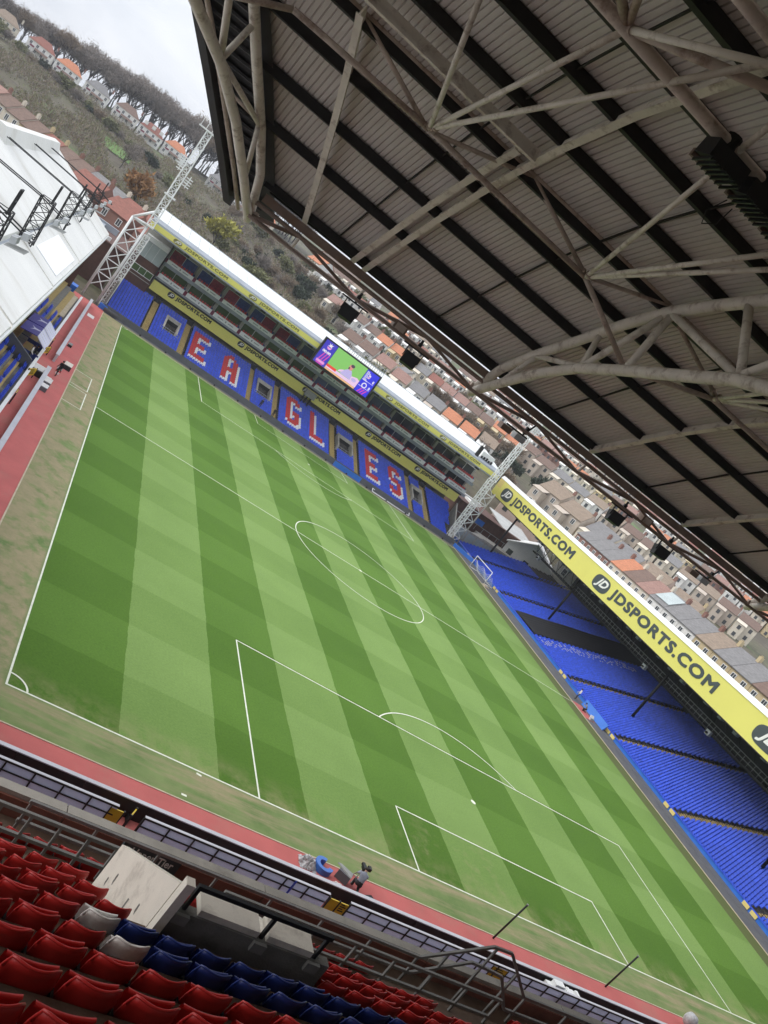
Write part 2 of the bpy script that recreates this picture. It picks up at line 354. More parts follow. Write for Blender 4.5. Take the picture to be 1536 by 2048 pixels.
# tracks round the pitch
mb = MB(); mb.box(-8.2,-3.2,-12.5,104.6,-.04,.02); mb.box(-3.2,80,-12.5,-2.75,-.04,.0195); struct('red_track', mb, M['track'])
mb = MB(); mb.box(70.25,75,-2.75,106,-.04,.024); mb.box(-3.2,70.25,103.2,105,-.04,.021); struct('dark_path', mb, M['tarmac'])
mb = MB(); mb.box(-3.26,-3.16,-2.75,103.2,-.03,.05); mb.box(-3.2,80,-2.8,-2.72,-.03,.045); mb.box(70.2,70.32,-2.7,103.2,-.03,.05); struct('kerb_edging', mb, M['timber'])
ORD = ['first','second','third','fourth','fifth','sixth','seventh','eighth','ninth','tenth','eleventh','twelfth','thirteenth','fourteenth','fifteenth','sixteenth','seventeenth','eighteenth','nineteenth','twentieth']
for k in ('first','second','third','fourth','fifth','sixth','seventh','eighth','ninth'): ORD.append('twenty ' + k)
ORD.append('thirtieth')
for k in ('first','second','third','fourth','fifth','sixth','seventh','eighth','ninth'): ORD.append('thirty ' + k)
# ------------------------------------------------------------------ lettering
def text_geo(s, size=1.0, bold=.02, ext=.02, shear=0, spacing=1.0):
    cu = bpy.data.curves.new('lettering', 'FONT'); cu.body = s; cu.size = size; cu.offset = bold; cu.extrude = ext; cu.shear = shear; cu.space_character = spacing; cu.resolution_u = 3
    o = bpy.data.objects.new('lettering', cu); COL.objects.link(o)
    dg = bpy.context.evaluated_depsgraph_get(); dg.update()
    me = bpy.data.meshes.new_from_object(o.evaluated_get(dg))
    v = [tuple(p.co) for p in me.vertices]; f = [tuple(p.vertices) for p in me.polygons]
    bpy.data.objects.remove(o); bpy.data.curves.remove(cu); bpy.data.meshes.remove(me)
    xs = [p[0] for p in v]; ys = [p[1] for p in v]
    return v, f, (min(xs), max(xs), min(ys), max(ys))
def frame(origin, right, up):
    r = Vector(right).normalized(); u = Vector(up).normalized(); n = r.cross(u)
    m = Matrix((r, u, n)).transposed().to_4x4(); m.translation = Vector(origin); return m
def fit_text(mb, geo, x0, x1, y0, y1, Mx):     # scale lettering into a box of the frame
    v, f, (a, b, c, d) = geo
    sx, sy = (x1-x0)/(b-a), (y1-y0)/(d-c)
    mb.add([((p[0]-a)*sx+x0, (p[1]-c)*sy+y0, p[2]) for p in v], f, Mx)
TXT = text_geo('JDSPORTS.COM', 1, 0, .01, 0, 1.1)
JDT = text_geo('JD', 1, 0, .012, .3, 1.0)
def jd_board(parent, Mx, x0, h, wlogo, wtext, gap, y0, m_dark, m_white, m_text):
    """badge with two letters, then the web address, in frame Mx"""
    mb = MB(); n = 28; pts = []
    for k in range(n):        # a round badge with a straight left and right flank
        a = 2*math.pi*k/n; c, s_ = math.cos(a), math.sin(a)
        px = math.copysign(abs(c)**.62, c)*wlogo/2; py = math.copysign(abs(s_)**.8, s_)*h*.62
        pts.append(Mx @ Vector((x0+wlogo/2+px, y0+h/2+py, .004)))
    mb.prism(pts, Mx.to_3x3() @ Vector((0,0,.03))); b = part('badge', mb, m_dark, parent)
    mb = MB(); e = h*.04
    for q, (ex, ey) in enumerate(((0,0),(e,0),(-e,0),(0,e),(0,-e),(e*.7,e*.7),(-e*.7,-e*.7))): fit_text(mb, JDT, x0+wlogo*.2+ex, x0+wlogo*.86+ex, y0+h*.1+ey, y0+h*.9+ey, Mx @ Matrix.Translation((0,0,.042+.0022*q)))
    sub('monogram', mb, m_white, b)
    mb = MB(); e = h*.046
    for q, (ex, ey) in enumerate(((0,0),(e,e),(-e,e),(e,-e),(-e,-e),(e*1.3,0),(-e*1.3,0),(0,e),(0,-e))): fit_text(mb, TXT, x0+wlogo+gap+ex, x0+wlogo+gap+wtext+ex, y0+ey, y0+h+ey, Mx @ Matrix.Translation((0,0,.03+.0022*q)))
    part('lettering', mb, m_text, parent)
# ------------------------------------------------------------------ seats of the far parts
def seat_far(mb, x, y, z, fx, fy, w=.37):
    """tip-up seat facing (fx,fy): back and folded pan"""
    rx, ry = fy, -fx
    def P(a, f_, h): return (x+rx*a+fx*f_, y+ry*a+fy*f_, z+h)
    h2 = w/2
    mb.hexa([P(-h2,0,.34),P(h2,0,.34),P(h2,.07,.34),P(-h2,.07,.34),P(-h2*.8,-.09,.80),P(h2*.8,-.09,.80),P(h2*.8,-.02,.82),P(-h2*.8,-.02,.82)])
    mb.hexa([P(-h2,.08,.36),P(h2,.08,.36),P(h2,.2,.36),P(-h2,.2,.36),P(-h2*.9,.05,.68),P(h2*.9,.05,.68),P(h2*.9,.13,.70),P(-h2*.9,.13,.70)])
LET = {'E': ['111111','111111','110000','110000','110000','111110','111110','110000','110000','110000','111111','111111'],
       'A': ['001100','011110','110011','110011','110011','110011','111111','111111','110011','110011','110011','110011'],
       'G': ['011110','111111','110011','110000','110000','110000','110111','110111','110011','110011','111111','011110'],
       'L': ['110000']*10 + ['111111','111111'],
       'S': ['011110','111111','110011','110000','110000','111110','011111','000011','000011','110011','111111','011110']}
# ------------------------------------------------------------------ far stand
FS = thing('far_stand', 'long two tier stand with red letters in its blue seats behind the far goal line', 'stand', (33, 105, 0))
zf = lambda y: 1.1 + .29*(y-104.5)
rows = 17; dy = .765; sp = .478
aisles = [(2.75,3.75),(9.15,10.15),(22.5,23.5),(27.85,28.85),(40.6,41.7),(45.9,47.0),(58.9,60.1),(62.95,64.2)]
voms = [(5.75,8.15),(24.35,27.1),(42.3,45.5),(60.35,62.75)]
letters = [('E',11.5),('A',17.35),('G',30.9),('L',36.2),('E',49.0),('S',54.6)]
SB, SR, SW = MB(), MB(), MB()
for r in range(rows):
    y = 104.95 + r*dy; z = zf(y) - .82
    part('terrace_step', MB().box(-3.55, 69.6+r*.12, y-.3, 118.5, -.2 if r == 0 else z-.3, z), M['dconc'], FS)
    nx = int((69.2+r*.12+3.3)/sp)
    for k in range(nx):
        x = -3.3 + .24 + k*sp
        if any(a-.18 < x < b+.18 for a, b in aisles): continue
        if any(a-.15 < x < b+.15 and 109.3 < y < 114.2 for a, b in voms): continue
        if r < 6 and x > 68.2: continue
        lr = 14 - r       # row of the bitmap, top row furthest
        c_ = SB
        for ch, lx in letters:
            kk = int(round((x-lx)/sp)); bm = LET[ch]
            on = lambda i, j: 0 <= j < 12 and 0 <= i < 6 and bm[j][i] == '1'
            if on(kk, lr): c_ = SR
            elif on(kk-1, lr-1) or on(kk-1, lr) and False or on(kk, lr-1): c_ = SW
        seat_far(c_, x, y, z, 0, -1, .43)
solo('stadium_seat', SB, M['seatblue'], 'rows of blue tip-up seats in the lower tier of the far stand', 'seats', kind='stuff')
solo('stadium_seat', SR, M['seatred'], 'red tip-up seats spelling the letters EAGLES in the far stand', 'seats', kind='stuff')
solo('stadium_seat', SW, M['seatwhite'], 'white tip-up seats shading the letters EAGLES in the far stand', 'seats', kind='stuff')
part('front_wall', MB().box(-3.6,70.2,104.45,104.62,-.1,1.05), M['tarmac'], FS)
for a, b in aisles:          # stairs: tan treads with dark risers, each tread a piece
    n = 21
    for k in range(n):
        y = 104.7 + k*(117.2-104.7)/n; z = zf(y) - .42
        part('stair_tread', MB().box(a, b, y, y+.34, z-.3, z+.06), M['nettan'], FS)
    part('stair_bed', MB().hexa([(a,104.65,0),(b,104.65,0),(b,117.3,0),(a,117.3,0),(a,104.65,zf(104.65)-.55),(b,104.65,zf(104.65)-.55),(b,117.3,zf(117.3)-.6),(a,117.3,zf(117.3)-.6)]), M['black'], FS)
    part('stair_gate', MB().box(a-.1, b+.1, 117.25, 117.4, zf(117.3)-.6, zf(117.3)+.35), M['blackrail'], FS)
for a, b in voms:
    zt = zf(113.9)+.25; z0 = zf(109.6)-.9
    mb = MB(); mb.hexa([(a-.15,109.6,z0),(a+.15,109.6,z0),(a+.15,114,z0),(a-.15,114,z0),(a-.15,109.6,zf(109.6)+.1),(a+.15,109.6,zf(109.6)+.1),(a+.15,114,zt),(a-.15,114,zt)])
    mb.hexa([(b-.15,109.6,z0),(b+.15,109.6,z0),(b+.15,114,z0),(b-.15,114,z0),(b-.15,109.6,zf(109.6)+.1),(b+.15,109.6,zf(109.6)+.1),(b+.15,114,zt),(b-.15,114,zt)])
    mb.box(a+.152,b-.152,113.2,114,zt-.55,zt-.02)
    v_ = part('vomitory_wall', mb, M['concrete'], FS)
    sub('dark_opening', MB().box(a+.16,b-.16,113.3,113.5,z0,zt-.56), M['black'], v_)
    sub('landing', MB().box(a-.6,b+.6,108.9,109.58,z0-.9,z0-.4), M['concrete'], v_)
    mb = MB()
    for h in (.35,.7,1.05): mb.tube([(a-.5,108.95,z0+h),(b+.5,108.95,z0+h)], .03, 6)
    for k in range(5): xx = a-.5+(b-a+1)*k/4; mb.tube([(xx,108.95,z0),(xx,108.95,z0+1.05)], .03, 6)
    sub('guard_rail', mb, M['greyrail'], v_)
# yellow board under the boxes
mb = MB(); mb.box(.85, 71.6, 117.0, 117.25, 5.55, 6.75); mb.box(.85, 71.6, 117.08, 117.3, 6.754, 7.3)
part('yellow_board', mb, M['yellow'], FS)
part('board_capping', MB().box(.8, 71.9, 117.05, 117.6, 7.31, 7.62), M['black'], FS)
TOP = lambda x0, y, z0: frame((x0, y, z0), (1,0,0), (0,0,1))
for k in range(5):
    x0 = 3.9 + 14.33*k if k < 4 else 60.1
    if k == 3: x0 = 47.55
    for q in range(1):
        jd_board(FS, TOP(0, 117.0, 0), x0, .78, 1.25, 6.95, .35, 6.35, M['letterb'], M['letterw'], M['letterb'])
# two floors of boxes
part('box_rear_wall', MB().box(.8, 72.8, 120.3, 120.6, 6.5, 15.2), M['boxwall'], FS)
for lev, (zb, zt_, yb) in enumerate(((7.95, 8.75, 117.3), (10.75, 11.45, 117.5))):
    part('balcony_slab', MB().box(.6, 72.9, yb+.15, 120.3, zb-.55, zb-.3), M['black'], FS)
    part('balcony_soffit_edge', MB().box(.6, 72.9, yb+.02, yb+.16, zb-.6, zb-.02), M['gutter'], FS)
    nb = 13; bw = (72.7-.7)/nb
    for k in range(nb):
        xa = .7 + bw*k
        bp_ = part('balcony_panel', MB().hexa([(xa+.28,yb,zb),(xa+bw-.28,yb,zb),(xa+bw-.28,yb+.08,zb),(xa+.28,yb+.08,zb),(xa+.28,yb-.1,zt_),(xa+bw-.28,yb-.1,zt_),(xa+bw-.28,yb-.02,zt_),(xa+.28,yb-.02,zt_)]), M['boardgrey'], FS)
        mb = MB()
        for g in (.3, .68):
            mb.box(xa+bw*g-.55, xa+bw*g+.55, yb-.085, yb-.06, (zb+zt_)/2-.06, (zb+zt_)/2+.07)
        mb.box(xa+bw*.5-.1, xa+bw*.5+.1, yb-.085, yb-.06, (zb+zt_)/2-.16, (zb+zt_)/2+.16)
        sub('printed_name', mb, M['gutter'], bp_)
        part('balcony_divider', MB().hexa([(xa-.27,yb+.01,zb),(xa+.27,yb+.01,zb),(xa+.27,yb+.1,zb),(xa-.27,yb+.1,zb),(xa-.27,yb-.09,zt_),(xa+.27,yb-.09,zt_),(xa+.27,yb,zt_),(xa-.27,yb,zt_)]), M['maroon'], FS)
        # box front: pillar, two windows in a frame
        zb2 = zb+.35; zt2 = zb+2.35 if lev == 0 else zb+2.5
        part('box_pillar', MB().box(xa-.28, xa+.28, 119.3, 120.29, zb-.29, zt2+.35), M['boxwall'], FS)
        curtain = lev == 1 and k < 5
        for q in (0, 1):
            wa = xa+.4+q*(bw-.8)/2; wb = wa+(bw-.8)/2-.1
            gm2 = M[('flagred','flagblue')[(k+q) % 2]] if curtain else (M['glassg'] if (lev == 0 and k < 6) else (M['glassb'] if k < 9 else M['glass']))
            w_ = part('box_window', MB().box(wa, wb, 119.9, 120.1, zb2, zt2), gm2, FS)
            fr = MB(); fr.box(wa-.08, wa-.002, 119.86, 120.12, zb2-.05, zt2+.1); fr.box(wa, wb, 119.86, 120.12, zt2+.002, zt2+.1)
            sub('window_frame', fr, M['white'], w_)
        mb = MB()
        for q in range(9): seat_far(mb, xa+.75+q*.5, 118.0, zb+.28, 0, -1)
        part('box_seats', mb, M['seatred'], FS, kind='stuff')
        mb = MB()
        for q in (9.1, 10.0): seat_far(mb, xa+.75+q*.44, 118.3, zb+.25, 0, -1)
        part('box_chairs', mb, M['bluen'], FS, kind='stuff')
# roof: fascia in front, sloping pale sheets behind
part('roof_fascia', MB().box(-4.65, 70.7, 106.95, 107.15, 14.72, 15.55), M['yellow'], FS)
part('fascia_lower_tube', MB().tube([(-4.65,107.0,14.55),(70.7,107.0,14.55)], .1, 8), M['gutter'], FS)
part('roof_gutter', MB().hexa([(-4.65,107.0,15.56),(70.7,107.0,15.56),(70.7,108.3,15.56),(-4.65,108.3,15.56),(-4.65,107.1,15.85),(70.7,107.1,15.85),(70.7,108.3,16.3),(-4.65,108.3,16.3)]), M['gutter'], FS)
nseg = 40
for k in range(nseg):
    xa = -4.2 + 75.2*k/nseg; xb = -4.2 + 75.2*(k+1)/nseg - .05
    part('roof_sheet', MB().hexa([(xa,108.3,16.1),(xb,108.3,16.1),(xb,118.6,17.45),(xa,118.6,17.45),(xa,108.3,16.35),(xb,108.3,16.35),(xb,118.6,17.68),(xa,118.6,17.68)]), M['roofgrey'], FS)
part('roof_deck', MB().hexa([(-4.2,107.2,14.8),(71,107.2,14.8),(71,120.6,15.4),(-4.2,120.6,15.4),(-4.2,107.2,15.0),(71,107.2,15.0),(71,120.6,15.6),(-4.2,120.6,15.6)]), M['gutter'], FS)
part('ridge_capping', MB().box(-4.2, 71, 118.6, 119.1, 17.2, 17.75), M['gutter'], FS)
part('rear_parapet', MB().box(-4.2, 71, 120.6, 121, 0, 17.2), M['boxwall'], FS)
for k, x0 in enumerate((-.5, 13.7, 42.95, 55.85)):
    jd_board(FS, TOP(0, 106.95, 0), x0, .56, 1.5, 7.9, .6, 14.86, M['letterg'], M['letterw'], M['letterg'])
for k in range(14):       # roof edge lamps under the fascia
    x0 = 2 + k*4.9
    part('roof_lamp', MB().box(x0, x0+.9, 107.3, 107.9, 14.1, 14.45), M['black'], FS)
mb = MB()
for k in range(15): mb.beam((.5+k*5, 107.3, 14.4), (.5+k*5, 119.8, 14.9), .18, .3)
part('roof_beam', mb, M['boxwall'], FS)
part('side_wall', MB().box(-3.9,-3.6,104.7,118,-.1,5), M['dgrey'], FS)
part('side_wall', MB().hexa([(69.75,104.7,-.1),(70.0,104.7,-.1),(73,118,-.1),(72.7,118,-.1),(69.75,104.7,1.4),(70.0,104.7,1.4),(73,118,5.6),(72.7,118,5.6)]), M['concrete'], FS)
# screen on the far stand
SCR = thing('video_screen', 'large lit screen showing a player celebrating on grass above the far boxes', 'screen', (34, 106.5, 12.4))
part('screen_housing', MB().box(28.0, 40.2, 106.3, 106.9, 12.35, 17.3), M['black'], SCR)
def emi(name, col, s=1.0):
    m = bpy.data.materials.new(name); m.use_nodes = True; b = m.node_tree.nodes['Principled BSDF']
    b.inputs['Base Color'].default_value = (.02,.02,.02,1); b.inputs['Emission Color'].default_value = col + (1,); b.inputs['Emission Strength'].default_value = s; return m
EM = {k: emi('screen_'+k, c, .75) for k, c in dict(blue=(.04,.03,.55), blue2=(.02,.02,.8), green=(.25,.62,.14), pink=(.9,.62,.9), lilac=(.55,.48,.85), skin=(.75,.28,.25), hair=(.08,.04,.08), red=(.9,.05,.03), magenta=(.75,.05,.45), white=(.95,.9,.95), orange=(.95,.55,.25), rose=(.9,.35,.75)).items()}
SY = 106.3
def scr(name, pts, m, k=1, up=None):
    mb = MB(); mb.prism([(28.35+p[0], SY-.012*k, 12.75+p[1]) for p in pts], (0, .008, 0)); part(name, mb, EM[m], SCR)
def rect(a, b, c, d): return [(a,c),(b,c),(b,d),(a,d)]
def disc(x, y, rx, ry, n=16): return [(x+rx*math.cos(2*math.pi*k/n), y+ry*math.sin(2*math.pi*k/n)) for k in range(n)]
scr('screen_panel', rect(0,2.35,0,4.3), 'blue'); scr('screen_panel', rect(2.4,8.85,.55,4.3), 'green'); scr('screen_panel', rect(8.9,11.5,0,4.3), 'blue2')
scr('ticker', rect(2.4,8.8,.02,.3), 'orange', 2); scr('ticker', rect(2.4,8.85,.32,.56), 'pink', 2); scr('ticker', rect(2.4,4.4,.56,1.0), 'red', 3); scr('ticker', rect(4.4,8.85,.56,.85), 'pink', 2)
scr('player_body', [(5.1,.9),(5.6,1.9),(6.1,2.35),(6.75,2.3),(7.15,1.7),(7.3,.9)], 'lilac', 4); scr('player_body', [(4.6,.95),(5.6,1.3),(5.4,1.75),(4.7,1.3)], 'pink', 3)
scr('player_head', disc(6.25,2.75,.42,.55), 'skin', 5); scr('player_hair', disc(6.42,3.12,.38,.28), 'hair', 6); scr('player_hair', disc(6.0,2.5,.14,.22), 'hair', 6)
scr('crowd_shape', [(7.1,.86),(7.2,1.6),(8.2,1.9),(8.85,1.7),(8.85,.86)], 'pink', 3); scr('crowd_shape', disc(7.9,1.25,.5,.3), 'lilac', 4)
for x0, y0, s_, kk in ((1.15,3.45,.5,3),(9.9,3.3,.28,3)):       # club badge: an eagle with spread wings on a ball
    e = [(-.9,.1),(-.3,.5),(-.75,1.1),(-.05,.75),(.1,1.3),(.35,.7),(1.0,1.05),(.55,.3),(.9,-.1),(.1,0)]
    scr('eagle_badge', [(x0+a*s_, y0+b*s_) for a, b in e], 'white', kk); scr('eagle_badge', [(x0-.9*s_,y0-.15*s_),(x0-.6*s_,y0-.85*s_),(x0,y0-1.05*s_),(x0+.6*s_,y0-.85*s_),(x0+.9*s_,y0-.15*s_),(x0,y0-.35*s_)], 'rose', kk)
for k in range(3): scr('stripe', [(.5+k*.5,.75),(.68+k*.5,.75),(1.1+k*.5,2.2),(.92+k*.5,2.2)], 'magenta', 2)
scr('score_strip', rect(.35,2.0,.3,.72), 'rose', 3); scr('score_strip', rect(.5,1.8,.05,.25), 'magenta', 3)
mb = MB(); fit_text(mb, text_geo('00:00', 1, .04, .005), 28.7, 30.35, 14.95, 15.4, TOP(0, SY-.03, 0)); part('clock_digits', mb, EM['white'], SCR)
scr('club_ring', disc(10.0,1.6,.5,.5), 'white', 3); scr('club_ring', disc(10.0,1.6,.32,.32), 'blue2', 4)
for y0 in (1.2, 2.45): scr('divider_line', rect(9.0,11.3,y0-.03,y0+.03), 'white', 3)
for k in range(3): scr('stripe', [(9.4+k*.5,.05),(9.62+k*.5,.05),(10.1+k*.5,1.0),(9.88+k*.5,1.0)], 'magenta', 2)
for x0, y0 in ((39.25,15.35),(39.25,14.05)):
    mb = MB(); fit_text(mb, text_geo('0', 1, .05, .005), x0, x0+.32, y0, y0+.55, TOP(0, SY-.04, 0)); part('score_digit', mb, EM['white'], SCR)
for k in range(9): scr('caption_line', rect(9.05, 9.55+.25*(k % 3), 3.95-.2*k, 4.05-.2*k), 'white', 2)
mb = MB()
for k in range(9):
    for q in (0, 1):
        mb.tube([(33.5+k*.95, 109.5+q*1.4, 16.6), (33.5+k*.95, 109.5+q*1.4, 18.6)], .05, 5)
for zz in (17.2, 17.9, 18.6):
    for q in (0, 1): mb.tube([(33.5, 109.5+q*1.4, zz), (41.1, 109.5+q*1.4, zz)], .05, 5)
solo('roof_guard_frame', mb, M['greyrail'], 'pale grey tubular guard frame on the roof behind the screen', 'railing')
# ------------------------------------------------------------------ lattice corner masts
def lattice(mb, a, b, wx, wy, n, r, rb, n0=0, taper=1.0):
    """square lattice column from a to b: four chords with zigzag bracing"""
    a = Vector(a); b = Vector(b)
    def cor(t, i):
        s_ = 1+(taper-1)*t; o = ((-1,-1),(1,-1),(1,1),(-1,1))[i % 4]
        return a.lerp(b, t) + V(o[0]*wx/2*s_, o[1]*wy/2*s_, 0)
    for i in range(4): mb.tube([cor(0,i), cor(1,i)], r, 6)
    for k in range(n):
        t0, t1 = k/n, (k+1)/n
        for i in range(4):
            mb.tube([cor(t0, i), cor(t1, i+1)] if (k+i) % 2 else [cor(t0, i+1), cor(t1, i)], rb, 5, False)
            mb.tube([cor(t1, i), cor(t1, i+1)], rb, 5, False)
def cross_panels(mb, p0, p1, q0, q1, n, rb):
    p0, p1, q0, q1 = map(Vector, (p0, p1, q0, q1))
    for k in range(n):
        t0, t1 = k/n, (k+1)/n
        mb.tube([p0.lerp(p1,t0), q0.lerp(q1,t1)], rb, 6, False); mb.tube([q0.lerp(q1,t0), p0.lerp(p1,t1)], rb, 6, False)
        mb.tube([p0.lerp(p1,t1), q0.lerp(q1,t1)], rb, 6, False)
ML = thing('lattice_mast', 'tall white lattice mast at the corner between the white roof and the far stand', 'mast', (-4.6, 106, 0))
mb = MB(); mb.tube([(-4.75,106,0),(-4.75,106,14.6)], .2, 10); mb.tube([(-7.2,106,0),(-7.2,106,14.4)], .2, 10); part('main_leg', mb, M['white'], ML, True)
mb = MB(); mb.tube([(-7.2,106,14.35),(-4.75,106,14.6)], .2, 8); mb.tube([(-7.2,106,14.35),(-4.5,106,17.4)], .2, 8); part('head_strut', mb, M['white'], ML, True)
mb = MB(); cross_panels(mb, (-7.2,106,2.0), (-7.2,106,14.2), (-4.75,106,2.0), (-4.75,106,14.2), 5, .09); part('cross_brace', mb, M['white'], ML)
mb = MB(); lattice(mb, (-3.95,106,.3), (-3.95,106,13.2), .85, .8, 15, .09, .045); part('lattice_column', mb, M['white'], ML)
mb = MB(); lattice(mb, (-4.45,106.2,14.6), (-4.75,106.2,31.2), 1.05, 1.0, 17, .1, .05, taper=.85); part('upper_column', mb, M['white'], ML)
mb = MB()
for zz, xx, wd in ((24.9,-5.9,1.2),(24.2,-5.6,.9),(22.6,-3.4,1.1)):
    for q in range(4): mb.box(xx-wd/2, xx+wd/2, 105.9, 106.3, zz+q*.42, zz+q*.42+.16)
    mb.box(xx-.06, xx+.06, 105.95, 106.15, zz-.2, zz+1.8)
    mb.beam((xx,106.1,zz+.6), (-4.6,106.1,zz+.6), .1, .1)
part('antenna_panel', mb, M['white'], ML)
mb = MB(); mb.box(-6.6,-2.6,105.6,106.8,31.2,31.4)
for k in range(5): mb.tube([(-6.4+k*.95,105.7,31.4),(-6.4+k*.95,105.7,32.6)], .05, 5)
mb.tube([(-6.6,105.7,32.6),(-2.6,105.7,32.6)], .05, 5)
part('top_platform', mb, M['white'], ML)
mb = MB(); mb.box(-5.4,-3.5,105.5,106.9,20.0,20.25); mb.box(-5.1,-3.8,105.5,106.9,14.5,14.75); part('mast_platform', mb, M['white'], ML)
MR = thing('lattice_mast', 'white lattice mast with fan bracing beside the yellow board of the side stand', 'mast', (70, 106, 0))
mb = MB(); lattice(mb, (69.5,105.6,.3), (69.2,105.6,14.2), 1.0, .9, 17, .1, .045); part('lattice_column', mb, M['white'], MR)
mb = MB(); mb.tube([(71.9,106,.2),(71.9,106,12.4)], .15, 8); part('outer_leg', mb, M['concrete'], MR, True)
mb = MB()
for k in range(6):
    zc = 1.6+k*2.0
    for q in (-1.3, 0, 1.3): mb.tube([(71.9,106,zc), (70.0,105.7,zc+q)], .07, 5, False)
part('fan_brace', mb, M['white'], MR)
mb = MB(); lattice(mb, (69.6,106,14.2), (70.1,106,30.5), 1.0, 1.0, 17, .1, .05, taper=.85); part('upper_column', mb, M['white'], MR)
mb = MB()
for q in range(5): mb.box(69.2,71.1,105.7,106.1,25.2+q*.5,25.45+q*.5)
part('antenna_panel', mb, M['white'], MR)
solo('roof_antenna', MB().box(64.2,64.9,107.6,108.0,16.0,18.2).box(64.45,64.65,107.9,108.1,15.8,18.4), M['black'], 'dark upright antenna panel on the far roof near the lattice mast of the side stand', 'antenna')
EQ = thing('roof_plant', 'white cabinet and cables at the mast end of the far roof', 'equipment', (67, 108, 16.2))
part('cabinet', MB().box(65.6,68.6,108.3,110.2,16.3,17.6), M['white'], EQ)
mb = MB()
for k in range(5): mb.box(65.7+k*.6,66.0+k*.6,108.0,108.25,16.3,16.7+.1*(k % 3))
part('cable_box', mb, M['black'], EQ)
# ------------------------------------------------------------------ corner buildings of the far end
CB = thing('corner_building', 'brown brick corner block with a glazed box at its top beside the far stand', 'building', (-2, 117, 0))
part('wall', MB().box(-4.6,.7,117.0,123,0,9.25), M['brick'], CB)
mb = MB()
w_ = part('window_band', MB().box(-3.3,.35,116.9,116.98,6.75,7.75), M['glassg'], CB)
for k in range(4): mb.box(-3.35+k*1.22,-3.28+k*1.22,116.85,116.99,6.7,7.8)
mb.box(-3.4,.45,116.86,116.99,7.76,7.86); mb.box(-3.4,.45,116.86,116.99,6.6,6.7); sub('window_frame', mb, M['white'], w_)
part('string_course', MB().box(-4.6,.75,116.9,116.995,6.0,6.12), M['concrete'], CB)
gl = part('glazed_box', MB().box(-3.8,.3,117.0,121,9.3,12.1), M['glassp'], CB)
mb = MB()
for k in range(4): mb.box(-3.8+k*1.37,-3.75+k*1.37,116.95,116.99,9.3,12.1)
mb.box(-3.9,.4,116.9,121.1,12.12,12.9); sub('glazing_bar', mb, M['white'], gl)
part('shield_panel', MB().box(.45,.62,116.6,121,6.5,13.6), M['black'], CB)
GB = thing('brick_shed', 'long dark brown brick building behind the corner of the white roofed stand', 'building', (-14, 128, 0))
part('wall', MB().box(-24,-5.2,122,150,-.2,7.2), M['brick'], GB)
part('flat_roof', MB().box(-24.2,-5,121.8,150.2,7.2,7.5), M['brick'], GB)
part('ventilator', MB().box(-9,-8.2,124,124.6,7.5,8.1).box(-13,-12.5,128,128.6,7.5,8.4), M['white'], GB)
part('roof_duct', MB().box(-16,-8,140,141,7.5,8.6).box(-12,-10.6,134,146,7.5,8.2), M['gutter'], GB)
WALL_GREY = mat('weathered_grey_sheet', (.46,.47,.46), .6, .1, .4, dirt=(.3,.3,.29), dscale=.3, damt=.6)
GB2 = thing('brick_shed', 'low brick hall with a pale skylight roof behind the fan braced mast', 'building', (84, 124, 0))
part('wall', MB().box(73.5,100,118.5,132,-.2,6.4), M['brick'], GB2)
part('white_roof', MB().hexa([(86,120,6.45),(96,120,6.45),(96,130,7.6),(86,130,7.6),(86,120,6.7),(96,120,6.7),(96,130,7.8),(86,130,7.8)]), WALL_GREY, GB2)
part('flat_roof', MB().box(82.95,100.2,118.3,119.95,6.42,6.69).box(96.05,100.2,119.96,132.2,6.42,6.69).box(82.95,85.95,119.96,132.2,6.42,6.69), M['brick'], GB2)
part('flat_roof', MB().box(73.3,82.9,118.3,132.2,6.42,6.7), M['brick'], GB2)
part('roof_duct', MB().box(75,82,126,127,6.7,7.4).box(77,78,120,125,6.7,7.2), M['white'], GB2)
part('blue_sign', MB().box(79,81,118.3,118.45,4.4,5.5), M['bluew'], GB2)
YD = thing('yard_stair', 'concrete stair and ramp walls at the corner below the brick hall', 'stair', (77, 114, 0))
mb = MB(); mb.box(73.2,88,112.6,113,-.1,3.0); mb.hexa([(73.2,113.1,-.1),(80,113.1,-.1),(80,116,-.1),(73.2,116,-.1),(73.2,113.1,.6),(80,113.1,3.2),(80,116,3.2),(73.2,116,.6)]); mb.box(80.05,96.5,113.1,117.8,-.1,3.2); part('ramp_wall', mb, M['concrete'], YD)
mb = MB()
for k in range(9): mb.box(74+k*2.3,75.9+k*2.3,112.5,112.58,.8,2.6)
part('wall_panel', mb, M['glassp'], YD)
mb = MB()
for k in range(12): mb.tube([(73.6+k*2,118.2,3.1),(73.6+k*2,118.2,4.3)], .05, 5)
mb.tube([(73.6,118.2,4.3),(95.6,118.2,4.3)], .05, 5); part('guard_rail', mb, M['greyrail'], YD)
HT = thing('stair_house', 'beige rendered block with a small white window at the far end of the side stand', 'building', (97, 109, 0))
part('wall', MB().box(97.4,103,104,113,0,9.4), M['concrete'], HT)
w_ = part('window', MB().box(97.28,97.38,107.8,109.4,6.9,8.2), M['glass'], HT)
sub('window_frame', MB().box(97.2,97.39,107.6,107.78,6.7,8.4).box(97.2,97.39,109.42,109.6,6.7,8.4).box(97.2,97.39,107.79,109.41,8.22,8.4).box(97.2,97.39,107.79,109.41,6.7,6.88), M['white'], w_)
